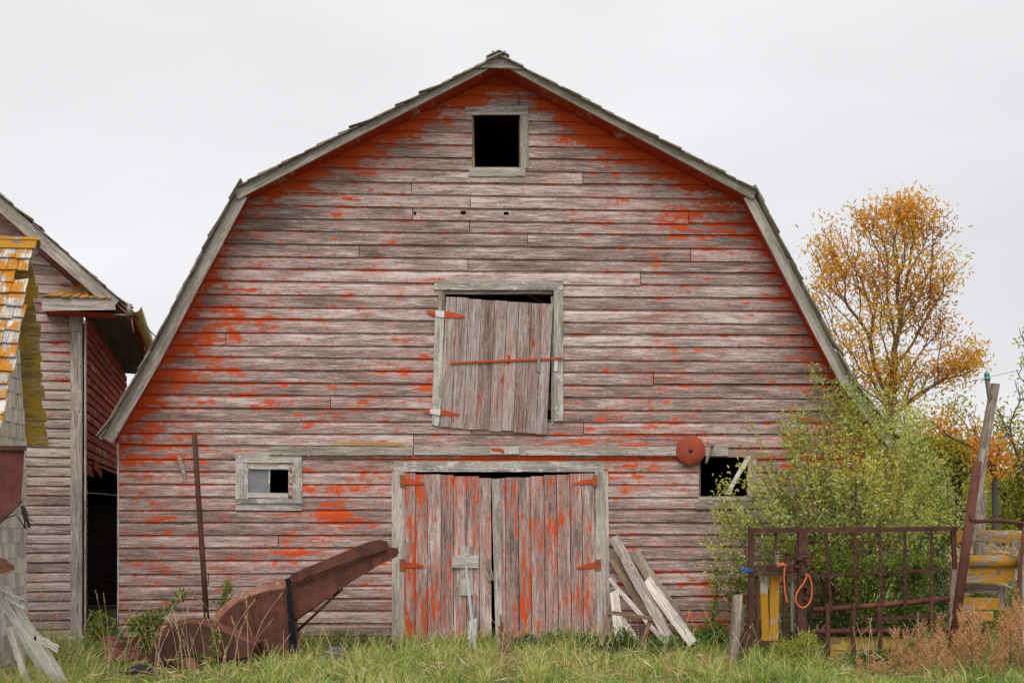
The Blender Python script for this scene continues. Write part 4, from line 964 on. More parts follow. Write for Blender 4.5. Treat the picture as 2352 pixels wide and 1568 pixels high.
# ================================================================== GATE AND CORRAL (right)
GY=-1.5
gt=thing('corral_gate','rusty steel corral gate panel with twisted uprights and roped latch','gate',W(1950,1526,GY))
def pl(mbx,u0,v0,u1,v1,wp,Y,t=.03,**k): mbx.plank(W(u0,v0,Y),W(u1,v1,Y),wp*(Y-CAMY)/F,t,**k); return mbx
def gpart(name,mat,*segs):
    q=MB()
    for s in segs: pl(q,*s)
    return q.build(name,M[mat],gt)
gpart('top_rail','rust',(1719,1217.5,2198,1214,11,GY,.05))
gpart('upright','rust',(1726,1223,1723,1486,12,GY,.045)); gpart('upright','rust',(2189,1218,2193,1306,10,GY,.03))
gpart('upright','rust',(1738,1322,1739,1474,8,GY+.02,.03)); gpart('upright','rust',(1803,1322,1802,1474,9,GY+.03,.03)); gpart('upright','rust',(1782,1222,1781,1262,6,GY+.03,.02))
gpart('main_post','rust',(1843,1222,1840,1462,20,GY-.02,.08),(1832,1240,1829,1300,8,GY-.01,.04))
gpart('latch_rail','rust',(1732,1303,1833,1305,13,GY-.01,.05),(1732,1318.5,1833,1320,5,GY-.03,.02))
gpart('bottom_rail','rust',(1701,1477,1805,1474,9,GY,.04),(1700,1470,1716,1470,14,GY-.03,.06),(1712,1452,1712,1482,12,GY-.04,.05))
gpart('middle_rail','rust',(1855,1322,2183,1306,6,GY+.01,.02))
gpart('lower_rail','rust',(1985,1422,2182,1412,9,GY+.04,.02))
def rebar(u0,v0,u1,v1,r=.017):
    q=MB(); p=W(u0,v0,GY-.01); e=W(u1,v1,GY-.01); n=60; pts=[]; rr_=[]
    d=(e-p)
    n_=10; loops=[]
    for i in range(n+1):
        c=p+d*(i/n); tw=i*.95
        loops.append([c+Vector((math.cos(th)*r*(1+.22*math.cos(2*th-tw)),math.sin(th)*r*(1+.22*math.cos(2*th-tw)),0)) for th in np.linspace(0,6.283,n_,endpoint=False)])
    q.loft(loops,smooth=False); q.build('twisted_bar',M['rust'],gt)
for a in ((1896,1218,1909,1402),(1960,1218,1968,1395),(2020,1217,2026,1398),(2078,1216,2080,1392),(2139,1215,2141,1395)): rebar(*a)
gpart('stay_bar','rust',(1901,1385,1902,1524,9,GY-.02,.02)); gpart('stay_bar','rust',(1961,1383,1960,1512,9,GY-.02,.02)); gpart('stay_bar','rust',(2019,1382,2022,1505,9,GY-.02,.02)); gpart('stay_bar','rust',(2139,1375,2139,1470,8,GY-.02,.02))
for (a,b,c,d,r) in ((1868,1400,2180,1374,.031),(1865,1449,2268,1444,.031)):
    q=MB(); q.tube([W(a,b,GY+.05),W((a+c)/2,(b+d)/2+2,GY+.05),W(c,d,GY+.05)],r,12); q.build('pipe_rail',M['rust_red'],gt)
q=MB()
for (u,v,w_,h_) in ((1855,1268,16,7),(1852,1276,20,6),(1836,1282,14,8),(1854,1286,14,7),(1857,1294,16,7),(1830,1300,10,7),(1850,1352,16,7),(1857,1360,14,7),(1852,1374,16,6),(1858,1382,12,6),(1848,1345,8,20),(1846,1316,14,10)):
    q=MB(); pl(q,u-w_/2,v,u+w_/2,v,h_,GY-.07,.05,segs=1); q.build('latch_block',M['rust'],gt)
q=MB()
pl(q,1808,1268,1808,1300,10,GY-.03,.03); pl(q,1783,1271,1812,1268,4,GY-.05,.06)
q.build('latch_arm',M['rust'],gt)
q=MB()
for k in range(12):
    z=1326+k*9.2; c=W(1866+2*math.sin(k),z,GY-.05)
    pts=[c+Vector((math.cos(t)*(.012 if k%2 else .004),math.sin(t)*(.004 if k%2 else .012),math.sin(t+.8)*.02)) for t in np.linspace(0,6.283,9)]
    pts=[c+Vector(((.011*math.cos(t)) if k%2 else .002,(.002 if k%2 else .011*math.cos(t)),.026*math.sin(t))) for t in np.linspace(0,6.283,9)]
    q.tube(pts,.0045,5,caps=False)
q.build('chain',M['iron'],gt)
# ropes and twine
q=MB(); pts=[W(u,v,GY-.12) for u,v in smooth([(1790,1296),(1798,1293),(1802,1300),(1801,1320),(1802,1345),(1804,1362),(1808,1384)],4)]; q.tube(pts,.009,7)
for k in range(5): q.tube([W(1785+random.uniform(-3,3),1297+random.uniform(-4,6),GY-.12),W(1797,1296+random.uniform(-5,5),GY-.14),W(1807,1300+random.uniform(-5,5),GY-.11)],.009,6)
one(q,'orange_rope',M['rope_o'],'frayed orange rope end knotted and hanging straight down from the gate latch','rope',W(1808,1384,GY-.12))
q=MB(); pts=[W(u,v,GY-.13) for u,v in smooth([(1850,1318),(1858,1322),(1864,1340),(1864,1370),(1856,1388),(1844,1395),(1832,1388),(1828,1374),(1832,1358),(1846,1338),(1853,1322)],4)]; q.tube(pts,.009,7)
one(q,'rope_loop',M['rope_o'],'orange rope hanging as a loop on the main gate post','rope',W(1846,1395,GY-.13))
q=MB()
for k in range(16):
    q.tube([W(1703+random.uniform(-2,8),1305+random.uniform(-4,6),GY-.08),W(1714+random.uniform(-3,3),1308+random.uniform(-5,5),GY-.1),W(1730+random.uniform(-4,2),1310+random.uniform(-5,5),GY-.06)],.004,4)
one(q,'blue_twine',M['rope_b'],'knot of bright blue twine tied round the left gate upright','twine',W(1715,1315,GY-.08))
# boards leaning within the gate
q=MB(); pl(q,1753,1322,1758,1474,17,GY+.07,.03,biasf=lambda p:.13 if p.z<.75 else -.4); one(q,'fence_board',M['lichen_wood'],'grey board with orange lichen only at its foot, inside the narrow gate section','board',W(1758,1474,GY+.07))
q=MB(); pl(q,1780,1322,1776,1470,21,GY+.07,.03,biasf=lambda p:.04); one(q,'fence_board',M['lichen_wood'],'board covered in orange lichen beside the grey one in the narrow gate section','board',W(1776,1470,GY+.07))
q=MB(); pl(q,1785,1266,1786,1300,10,GY+.05,.03); pl(q,1819,1322,1820,1450,8,GY+.08,.03); one(q,'thin_post',M['post_wood'],'thin grey wooden post just left of the main gate post','post',W(1820,1450,GY+.08))
q=MB(); pl(q,1694,1367,1683,1519,20,-1.55,.07,ragged=.015); pl(q,1706,1385,1700,1500,12,-1.4,.04,ragged=.02); one(q,'short_post',M['post_wood'],'short weathered wooden post leaning at the left of the gate','post',W(1683,1519,-1.55))
q=MB(); pl(q,1904,1478,2126,1474,30,GY+.13,.04); pl(q,1904,1508,2120,1505,28,GY+.13,.04); one(q,'bottom_board',M['yellow_wood'],'wide yellow lichen-covered boards low behind the gate','boards',W(2010,1524,GY+.13))
# rear panel behind
gp=thing('rear_panel','thin dark steel panel half hidden in the vines behind the gate','gate panel',W(1950,1500,GY+.5))
for s in ((1860,1245,2010,1243,5),(1864,1240,1866,1420,6),(1912,1246,1912,1400,5),(1960,1244,1960,1400,5),(1905,1240,1905,1300,7),(1790,1240,1860,1242,4)):
    q=MB(); pl(q,*s,GY+.5,.02); q.build('bar',M['rust'],gp)
# tilted pipe post
pp=thing('pipe_post','thick rusty pipe post leaning right beside the gate','post',W(2182,1535,-1.75))
q=MB(); q.tube([W(2245,1059,-1.75),W(2180,1545,-1.75)],.049,18); q.build('pipe',M['rust_red'],pp)
q=MB(); q.tube([W(2237,1195,-1.8),W(2228,1193,-1.82),W(2226,1183,-1.82),W(2229,1178,-1.82)],.008,6); q.tube([W(2210,1373,-1.8),W(2200,1370,-1.84),W(2202,1355,-1.84)],.008,6); q.build('hook',M['rust'],pp)
# tilted wooden electric fence post with insulator
wp=thing('wooden_post','grey wooden post leaning high behind the pipe post, glass insulator on its tip','post',W(2220,1500,-1.3))
q=MB(); pl(q,2285,882,2225,1240,17,-1.3,.075,ragged=.01,taper=1.25); q.build('pole',M['post_wood'],wp)
q=MB(); pl(q,2257,1035,2246,1100,12,-1.37,.03,taper=.8,ragged=.03); q.build('splice_board',M['post_wood'],wp)
q=MB(); pl(q,2267.5,872,2275,914,9,-1.35,.04,taper=1.3); q.build('peg',M['post_wood'],wp)
q=MB(); q.lathe(W(2268,873,-1.35),(-.1,0,1),[(0,.030),(.012,.034),(.03,.034),(.034,.026),(.045,.03),(.07,.03),(.085,.024),(.095,.01)],n=20); q.build('insulator',M['glass_i'],wp)
q=MB(); q.tube([W(1990,934,1.5),W(2080,920,.8),W(2164,897,0),W(2215,880,-.7),W(2258,869,-1.32),W(2268,866,-1.37),W(2290,861,-1.2),W(2352,848,-.5),W(2500,825,1)],.0032,5); one(q,'fence_wire',M['wire'],'twisted wire running from the glass insulator towards the right','wire',W(2268,866,-1.35))
# stub post, arch pipe, planks
q=MB(); pl(q,2253,1134,2247,1330,23,-.9,.06,ragged=.01); one(q,'stub_post',M['post_wood'],'broad grey stub post standing behind the curved pipe','post',W(2247,1500,-.9))
q=MB(); q.tube([W(2236,1197,-1.45),W(2290,1195,-1.45),W(2340,1199,-1.45),W(2362,1206,-1.45)],.023,10); q.tube([W(2353,1205,-1.45),W(2348,1260,-1.5),W(2340,1340,-1.5),W(2334,1400,-1.5)],.021,10); one(q,'curved_pipe',M['rust_red'],'curved rusty pipe hoop over the lichen planks at right','pipe',W(2334,1400,-1.5))
PLK=[('upper grey plank with yellow lichen on the right-hand fence',(2196,1230,2349,1232),29,-1.2,.04,'lichen_wood',-.05),
 ('plank coated in orange lichen under the round log',(2183,1321,2325,1322),33,-1.25,.04,'lichen_wood',.0),
 ('narrow grey plank below the orange one',(2218,1350,2292,1352),20,-1.1,.04,'post_wood',0),
 ('broad lichen plank with torn end low on the right-hand fence',(2180,1384,2292,1386),28,-1.2,.04,'lichen_wood',.03),
 ('lowest lichen plank just above the dry weeds',(2200,1412,2280,1414),22,-1.2,.04,'lichen_wood',.02),
 ('short grey plank at the right edge behind the hoop',(2324,1246,2380,1244),24,-1.3,.04,'lichen_wood',-.02)]
for lab,(a,b,c,d),wp_,Y,t,mt,bs_ in PLK:
    q=MB(); pl(q,a,b,c,d,wp_,Y,t,ragged=.012,biasf=lambda p,bs_=bs_:bs_); one(q,'fence_plank',M[mt],lab,'plank',W((a+c)/2,d+wp_/2,Y),'planks of the right-hand fence')
q=MB(); q.tube([W(2222,1289,-1.25),W(2338,1290,-1.25)],.075,14); one(q,'fence_log',M['lichen_wood'],'round log with orange lichen laid across the right-hand fence','log',W(2280,1305,-1.25))
q=MB(); pl(q,2192,1304,2180,1490,14,-1.32,.05); one(q,'side_post',M['post_wood'],'slanting grey post just left of the pipe post, carrying the planks','post',W(2180,1490,-1.32))
q=MB(); pl(q,2352,1262,2350,1500,18,-1.4,.1); one(q,'edge_post',M['post_wood'],'grey post at the right edge of the picture beside the hoop','post',W(2350,1500,-1.4))
q=MB(); pl(q,2300,1345,2296,1400,18,-1.1,.05); one(q,'bracket_board',M['post_wood'],'short upright grey board behind the lichen planks','board',W(2296,1500,-1.1))
# straw and branch heap
hv=[]; cH=W(2275,1330,2.6); q=MB(); c0_=Vector((cH.x,2.6,0)); 
loops=[[c0_+Vector((math.cos(t)*1.15*s*(1+.1*math.sin(3*t)),math.sin(t)*1.2*s,h*(1+.08*math.sin(5*t)))) for t in np.linspace(0,6.283,28,endpoint=False)] for s,h in ((1,0),(.92,.4),(.75,.75),(.5,1.0),(.2,1.1))]
q.loft(loops,smooth=True); hp_=one(q,'straw_heap',M['hay'],'heap of old straw and sticks behind the right-hand fence','heap',c0_)
n=2600; th=rng.random(n)*6.283; s=np.sqrt(rng.random(n)); z=1.12*np.sqrt(np.clip(1-s**2.2,0,1)); P=np.stack([c0_.x+np.cos(th)*1.2*s,c0_.y+np.sin(th)*1.2*s,z],1)
leaf_mesh('loose_straw',P,rng.normal(size=(n,3))*[1,1,.35],rng.uniform(.12,.35,n),.008,M['stalk'],hp_)

# ================================================================== VEGETATION
def grow(trunk, pts, smooth_it=5, up=(.25,2.2)):
    """attach cluster points to a growing skeleton; returns nodes, parents"""
    nodes=[np.array(p,float) for p in trunk]; par=[-1]+list(range(len(trunk)-1)); pl_=[0.0]
    for i in range(1,len(nodes)): pl_.append(pl_[-1]+np.linalg.norm(nodes[i]-nodes[i-1]))
    cap=len(nodes)+len(pts)*6; A_=np.zeros((cap,3)); PL=np.zeros(cap); n=len(nodes); A_[:n]=nodes; PL[:n]=pl_
    base=A_[0].copy(); tips=[]
    order=np.argsort(np.linalg.norm(pts-base,axis=1))
    nt_=n
    for i in order:
        p=pts[i]; d=p-A_[:n]; L_=np.linalg.norm(d,axis=1); cost=L_+.42*PL[:n]+np.maximum(0,-d[:,2]+up[0]*L_)*up[1]
        j=int(np.argmin(cost)); st=A_[j].copy(); ln=L_[j]; k=max(1,min(4,int(ln/.12)+1)); prev=j
        for s in range(1,k+1):
            t=s/k; q=st+(p-st)*t; q[2]-= .10*ln*math.sin(math.pi*t)*(.6); q+=rng.normal(size=3)*ln*.03*(t<1)
            A_[n]=q; par.append(prev); PL[n]=PL[prev]+ln/k; prev=n; n+=1
        tips.append(prev)
    ch=[[] for _ in range(n)]
    for i in range(1,n): ch[par[i]].append(i)
    sz=np.ones(n)
    for i in range(n-1,0,-1): sz[par[i]]+=sz[i]
    mc_=np.array([max(c,key=lambda q:sz[q]) if c else -1 for c in ch]); ii=np.array([i for i in range(nt_,n) if mc_[i]>=0]); pa_=np.array(par)
    if len(ii):
        for _ in range(smooth_it): A_[ii]=.5*A_[ii]+.25*(A_[pa_[ii]]+A_[mc_[ii]])
    return A_[:n], par, tips
def skel_mesh(name, A_, par, mat, parent, rtip=.003, expo=2.3, rmax=None, sides=5):
    n=len(A_); ch=np.zeros(n); 
    for i in range(n-1,0,-1):
        if ch[i]==0: ch[i]=rtip**expo
        ch[par[i]]+=ch[i]
    if ch[0]==0: ch[0]=rtip**expo
    r=ch**(1/expo)
    if rmax: r=r*(rmax/max(r.max(),1e-6))**(np.clip((r-rtip)/(r.max()-rtip+1e-9),0,1)); 
    idx=np.arange(1,n); P1=A_[idx]; pr=np.array(par)[1:]; P0=A_[pr]; r1=r[idx]; r0=np.minimum(r[pr],r1*1.7)
    d=unit(P1-P0); a=unit(np.cross(d,np.array([.31,.73,.6]))); b=np.cross(d,a); m=len(idx); V=np.zeros((m,2,sides,3))
    for k in range(sides):
        th=2*math.pi*k/sides; o=a*math.cos(th)+b*math.sin(th); V[:,0,k]=P0+o*r0[:,None]; V[:,1,k]=P1+o*r1[:,None]+d*r1[:,None]*.4
    bb=(np.arange(m)*2*sides)[:,None]; lp=np.concatenate([bb+np.array([k,(k+1)%sides,sides+(k+1)%sides,sides+k]) for k in range(sides)],1).ravel()
    return fastmesh(name,V.reshape(-1,3),lp,np.full(m*sides,4),mat,parent,np.zeros(m*sides))
def blobpts(blobs, total, Yd):
    """blobs: (u,v,ru,rv,weight) at depth Y; points spread through an ellipsoid of depth Yd*ru"""
    ws=np.array([b[4] for b in blobs]); ws=ws/ws.sum(); out=[]
    for b in blobs:
        k=int(round(total*b[4]/sum(x[4] for x in blobs))); u,v,ru,rv=b[:4]; Y=b[5]
        c=np.array(W(u,v,Y)); s=(Y-CAMY)/F
        x=unit(rng.normal(size=(k,3)))*(rng.random(k)**.42)[:,None]
        out.append(c+x*np.array([ru*s,max(ru,rv)*s*Yd,rv*s]))
    return np.concatenate(out)
def foliage(name, tips, per, spread, ln, wd, mat, parent, droop=.0, up=.0, patch=.5, filt=None, rb=0, clump=0):
    if clump:
        cw=np.array([mnoise.noise(Vector(p*1.5+np.array([7,3,1.]))) for p in tips]); rep=np.clip(np.round(1+cw*4.5*clump+rng.normal(size=len(tips))*.35),0,3).astype(int); tips=np.repeat(tips,rep,0)
    n=len(tips)*per; c=np.repeat(tips,per,0); off=rng.normal(size=(n,3))*spread; P=c+off
    D=rng.normal(size=(n,3))+np.array([0,0,up-droop]); 
    cl=np.array([mnoise.noise(Vector(p*1.1)) for p in tips])*.9+rng.random(len(tips))*.4-.2
    r=np.clip(.5+np.repeat(cl,per)*patch+rng.normal(size=n)*.17+rb,0,1)
    L_=ln*rng.uniform(.6,1.25,n); Wd=wd*rng.uniform(.7,1.2,n)
    if filt is not None: k=filt(P); P,D,r,L_,Wd=P[k],D[k],r[k],L_[k],Wd[k]
    return leaf_mesh(name,P,D,L_,Wd,mat,parent,rnd=r)
def tree(name,label,cat,base,trunk,blobs,total,Yd,per,spread,ln,wd,lm,bm,rtip=.004,rmax=.2,group=None,filt=None,**k):
    t=thing(name,label,cat,base,group); pts=blobpts(blobs,total,Yd)
    if filt is not None: pts=pts[filt(pts)]
    A_,par,tips=grow(trunk,pts,k.pop('sm',5),k.pop('gup',(.25,2.2))); skel_mesh('trunk' if cat=='tree' else 'stem',A_,par,bm,t,rtip=rtip,rmax=rmax)
    tp=A_[tips]
    bare=k.pop('bare',None)
    if bare is not None: tp=tp[bare(tp)]
    foliage('crown' if cat=='tree' else 'foliage',tp,per,spread,ln,wd,lm,t,filt=filt,**k); return t
# big autumn tree behind the barn
TY=9.0
def T(u,v,dy=0): return tuple(W(u,v,TY+dy))
tb=[(1905,560,50,55,1.5,TY),(1960,620,70,60,1.3,TY),(2040,530,75,70,2.6,TY),(2120,520,70,55,2.1,TY),(2150,620,65,75,2.2,TY),(2060,640,90,70,2.6,TY),(1990,500,40,35,.6,TY),(2080,480,50,30,.9,TY),
    (1900,660,40,60,.9,TY),(1930,740,40,70,.8,TY),(2010,740,60,70,1.4,TY),(2100,730,80,60,1.5,TY),(2170,760,40,40,.6,TY),(2050,850,70,50,1.7,TY),(2110,860,80,35,1.7,TY),(2195,840,55,28,1.3,TY),(2235,815,26,26,.7,TY),(1990,850,50,40,.8,TY),(2060,910,60,30,1.2,TY),(1965,820,30,60,.6,TY),(1925,600,70,50,.7,TY)]
tree('autumn_tree','large tree with thinning orange-yellow leaves rising behind the barn roof','tree',(W(2050,1300,TY).x,TY,0),
     [T(2040,1240),T(2042,1150),T(2045,1060),T(2045,980),T(2048,930),T(2052,880),T(2056,830)],tb,1350,.75,8,.15,.135,.034,M['leaf_tree'],M['bark'],rtip=.0055,rmax=.13,patch=.75,up=.35,sm=8,gup=(.55,2.8),clump=.38,rb=.06)
# secondary stem tree left
# far hedge trees to the right, behind everything
def far(name,label,u,v,ru,rv,Y,tot,lm,per=15,cat='tree',ln=.10,spread=.17,extra=(),**k):
    b=W(u,1186,Y); bl=[(u,v,ru,rv,2,Y)]+[(u+random.uniform(-.7,.7)*ru,v+random.uniform(-.6,.5)*rv,ru*.5,rv*.45,1,Y) for _ in range(4)]+list(extra)
    return tree(name,label,cat,(b.x,Y,0),[(b.x,Y,0),(b.x+.05,Y,.6),tuple(W(u,v+rv*.7,Y))],bl,int(tot*.75),.7,per,spread,ln,.055,lm,M['twig_d'],rtip=.007,rmax=.07,group='trees beyond the corral',clump=k.pop('clump',.4),**k)
far('shrubby_tree','yellow-green tree at the right edge behind the fence',2345,1080,75,165,10,430,M['leaf_far'])
far('shrubby_tree','thin green tree between the autumn tree and the leaning post',2205,1020,65,125,11,360,M['leaf_far'],per=13)
far('orange_tree','bright orange-leaved young tree behind the leaning wooden post',2285,1045,55,60,8.5,170,M['leaf_org'],per=12,rb=.1,ln=.085,extra=[(2160,975,50,28,1.2,8.5),(2250,1010,50,30,1,8.5)])
far('shrubby_tree','low green tree behind the shrub right of the barn',2120,1080,80,120,12,380,M['leaf_far'])
far('shrubby_tree','dark green low tree filling in behind the straw heap',2270,1180,120,90,13,420,M['leaf_far'],rb=-.08)
far('shrubby_tree','dark green low tree beyond the barn corner',2080,1200,110,90,14,380,M['leaf_far'],rb=-.08)
far('shrubby_tree','dense green tree out at the far right',2420,1130,90,150,12,340,M['leaf_far'])
# bare twiggy tree at right edge
bt=thing('bare_tree','bare twiggy tree reaching in at the right edge','tree',(W(2400,1186,9).x,9,0))
pts=blobpts([(2362,880,30,60,2,9),(2360,790,22,60,1.2,9),(2410,860,50,110,2,9),(2300,960,40,40,.8,9)],240,.7)
b=W(2420,1186,9); A_,par,tips=grow([(b.x,9,0),(b.x,9,1.5),tuple(W(2410,980,9))],pts); skel_mesh('trunk',A_,par,M['twig_d'],bt,rtip=.006,rmax=.09)
tp=A_[tips]; tp=tp[rng.random(len(tp))<.22]; foliage('crown',tp,6,.08,.12,.04,M['leaf_far'],bt,rb=.3)
# far woodland strip beyond, so the horizon is closed
n=16000; xx=rng.uniform(-60,70,n); yy=rng.uniform(38,46,n); hh=3.2+1.2*np.sin(xx*.35)+.8*np.sin(xx*.9+2)+.5*np.sin(xx*2.3); zz=rng.random(n)**.8*hh
o=leaf_mesh('distant_wood',np.stack([xx,yy,zz],1),rng.normal(size=(n,3)),rng.uniform(.5,1.0,n),.5,M['leaf_far'],None,rnd=np.clip(rng.normal(size=n)*.2+.4,0,1)); tag(o,'distant line of green trees beyond the farmyard','wood',kind='stuff')
# big shrub in front of the right side of the barn
def shrub_ok(P):
    return (P[:,1]<-.12)|((P[:,0]>XR+.15))
sy=-.75
bush_bl=[(1990,1000,70,70,2.2,sy),(1930,1000,60,60,1.6,sy),(1880,1090,70,60,1.8,sy),(1960,1120,110,90,3.4,sy),(2060,1080,80,100,3.2,-.2),(2130,1130,60,90,2.2,.3),(2170,1180,55,60,1.4,.3),
 (1800,1130,50,50,1.0,sy),(1740,1130,40,40,.55,sy),(1770,1190,70,50,1.1,sy),(1700,1210,45,40,.6,sy),(1900,1220,100,60,2.0,sy),(2040,1210,110,60,2.4,-.4),(1650,1240,30,40,.25,sy),(1880,880,12,55,.30,sy),(1915,910,14,50,.35,sy),
 (1945,920,40,45,.7,sy),(1845,1010,45,40,.6,sy),(1830,950,25,18,.18,sy),(2090,980,50,50,1.0,0),(2030,930,50,45,.9,-.4),(1790,1260,60,40,.7,sy),(1725,1290,50,60,.6,sy),(1665,1190,40,60,.3,sy),(1668,1110,25,12,.06,sy),(1655,1345,20,40,.12,sy)]
bush=thing('willow_shrub','large leafy green shrub covering the right end of the barn','shrub',(W(1950,1480,sy).x,sy,0))
pts=blobpts(bush_bl,1350,.55); pts=pts[shrub_ok(pts)]
bx=W(1950,1480,sy).x
tr=[]
for k,(du) in enumerate((1860,1930,2000,2060)): pass
A_,par,tips=grow([(bx,sy,0),(bx,sy,.3),(bx+.03,sy,.6)],pts); skel_mesh('stem',A_,par,M['twig'],bush,rtip=.0022,rmax=.05)
foliage('foliage',A_[tips],9,.062,.056,.024,M['leaf_bush'],bush,filt=shrub_ok,up=.4,patch=.55,clump=.35,rb=.05)
# long shoots with leaves along them
q=MB(); SP_=[]; r5=random.Random(21)
ends=[(1862,835),(1880,860),(1918,850),(1895,905),(1940,880),(1820,925),(1838,945),(1800,1000),(1790,960),(1770,1060),(1655,1112),(1640,1135),(1625,1170),(1668,1150),(1700,1100),(1690,1060),(1730,1075),(1612,1250),(1600,1300),(1630,1280),(1640,1340),(1650,1210),(1615,1330),
 (1975,890),(2000,905),(2040,880),(2075,915),(2110,930),(2150,1010),(2190,1080),(2225,1150),(1850,900),(1760,1110),(1745,1170),(1815,1050),(1960,850),(2015,950),(2095,960),(2165,1050),(2215,1200)]
for (u_,v_) in ends+[(r5.uniform(1700,2180),r5.uniform(930,1200)) for _ in range(45)]:
    ye=sy+r5.uniform(-.45,.35); e=W(u_,v_,ye); b0=Vector((bx+(e.x-bx)*.25,sy,.25)); m_=b0.lerp(e,.55)+Vector((-(e.x-bx)*.10,0,.18+.1*abs(e.x-bx)))
    if e.x<XR+.15 and ye>-.2: ye=-.3; e.y=-.3
    P_=[(1-t)**2*b0+2*t*(1-t)*m_+t*t*e for t in [k_/15 for k_ in range(16)]]; q.tube(P_,[lerp(.007,.0015,i/15) for i in range(16)],4,caps=False)
    SP_+=[tuple(p.lerp(p2,k/3)) for p,p2 in zip(P_[7:],P_[8:]) for k in range(3)]
q.build('shoots',M['twig'],bush); foliage('shoot_leaves',np.array(SP_),4,.022,.056,.024,M['leaf_bush'],bush,up=.5,rb=.12,filt=shrub_ok)
# undergrowth vines on the gate
def clump(name,label,cat,blobs,tot,per,ln,wd,lm,group=None,Yd=.5,spread=.04,filt=None,up=.3,rb=0,rmax=.012):
    u,v,_,_,_,Y=blobs[0]; b=W(u,v,Y); t=thing(name,label,cat,(b.x,Y,0),group); pts=blobpts(blobs,tot,Yd)
    pts=pts[pts[:,2]>.03]
    if filt is not None: pts=pts[filt(pts)]
    A_,par,tips=grow([(b.x,Y,0),(b.x+.01,Y,max(.06,(b.z)*.3))],pts); skel_mesh('stem',A_,par,M['twig'],t,rtip=.0018,rmax=rmax,sides=4)
    foliage('foliage',A_[tips],per,spread,ln,wd,lm,t,up=up,rb=rb); return t
clump('vine','tangled yellow-green vine climbing behind the twisted gate bars','vine',[(2000,1330,80,45,2,-1.15),(1935,1310,40,60,1,-1.15),(2090,1330,50,40,1.5,-1.15),(2060,1290,90,14,1.2,-1.3),(2130,1290,40,16,.7,-1.2),(1890,1280,30,40,.7,-1.1),(1990,1400,80,40,1.4,-1.0),(2090,1400,60,30,1,-1.0)],330,15,.055,.028,M['leaf_vine'])
clump('weed_clump','dark green leafy weeds at the foot of the barn right of the leaning boards','weeds',[(1640,1460,50,30,2,-.5),(1600,1470,40,22,1,-.6),(1700,1400,30,50,1,-.6),(1730,1450,50,40,1.2,-.7)],170,16,.05,.02,M['leaf_weed'])
clump('weed_clump','deep green undergrowth filling the space behind the gate beside the side post','weeds',[(2110,1400,70,60,2,-.4),(2160,1360,40,80,1.4,0),(2060,1440,60,40,1,-.6),(1980,1440,60,40,1,-.6),(2140,1270,40,50,1,.3),(1900,1420,50,50,1,-.7)],360,16,.055,.026,M['leaf_weed'])
clump('weed_clump','low green weeds under and behind the right-hand lichen planks','weeds',[(2250,1440,60,40,2,-.8),(2320,1400,40,60,1.4,-.5),(2260,1370,40,50,1,-.4)],200,14,.055,.024,M['leaf_vine'])
clump('weed_clump','thin green weeds growing up behind the narrow gate section','weeds',[(1815,1400,25,60,1,-1.1),(1780,1260,30,30,.8,-1.1),(1830,1260,20,40,.6,-1.1),(1770,1400,40,60,1,-1.0)],110,14,.05,.02,M['leaf_vine'])
clump('weed_clump','bushy yellow-green weed growing in front of the gate foot','weeds',[(1815,1500,52,42,2,-2.0),(1850,1480,30,30,1,-2.0),(1800,1530,60,30,1,-2.1)],220,18,.028,.013,M['leaf_yel'],spread=.03)
clump('weed_clump','small pale green weed in the grass below the gate','weeds',[(1880,1540,25,25,1,-2.2)],40,18,.03,.014,M['leaf_yel'],spread=.03)
clump('weed_clump','dark leafy weeds growing under the lichen boards at right','weeds',[(2060,1520,80,22,2,-1.9),(1990,1520,50,18,1,-1.9),(2120,1480,30,30,.6,-1.7)],150,13,.09,.02,M['leaf_weed'])
clump('weed_clump','green weeds between the short post and the barn wall','weeds',[(1640,1380,14,60,.6,-.5),(1700,1340,20,60,.8,-.7),(1655,1320,20,14,.3,-.5)],60,10,.05,.02,M['leaf_vine'])
# nettle-like stems by the machine
def arch(label,path,Y,per=10,ln=.06,lm='leaf_vine'):
    t=thing('nettle',label,'plant',W(*path[0],Y)); q=MB(); P_=[W(u,v,Y) for u,v in smooth(path,5)]; q.tube(P_,[lerp(.006,.002,i/len(P_)) for i in range(len(P_))],5); q.build('stem',M['twig'],t)
    tp=np.array([tuple(p) for p in P_[4:]]); foliage('foliage',tp,per,.028,ln,.022,M[lm],t,up=.1)
arch('leafy nettle arching left in front of the dark doorway',[(300,1530),(290,1480),(268,1440),(240,1420),(222,1414)],-1.0)
arch('leafy nettle stem rising to the right before the siding',[(330,1530),(345,1470),(368,1420),(392,1390),(415,1372),(419,1358)],-1.0)
arch('small nettle stem standing behind the blower guard',[(500,1420),(508,1395),(516,1375),(524,1355),(520,1338)],-.9)
arch('nettle growing up through the blower guard',[(492,1560),(494,1520),(496,1480),(492,1450)],-1.9,8,.045)
clump('weed_clump','leafy nettle clump between the red box and the blower','weeds',[(318,1432,28,16,1.2,-1.0),(352,1425,20,18,.7,-1.1),(225,1450,16,26,.8,-.7),(345,1470,12,18,.3,-1.0)],75,12,.06,.028,M['leaf_vine'])
clump('weed_clump','dark green weeds along the foot of the barn below the blower spout','weeds',[(820,1480,60,20,1,-.4),(880,1490,40,16,1,-.4),(760,1490,40,20,1,-.5)],120,12,.07,.012,M['leaf_weed'],up=1.0)
clump('weed_clump','dark green weeds at the foot of the right door leaf','weeds',[(1220,1485,60,22,1.3,-.4),(1300,1480,60,22,1.3,-.4),(1360,1490,40,22,1,-.4),(1430,1480,50,26,1.2,-.6),(1520,1490,50,26,1.2,-.8)],300,13,.075,.016,M['leaf_weed'],up=.9)
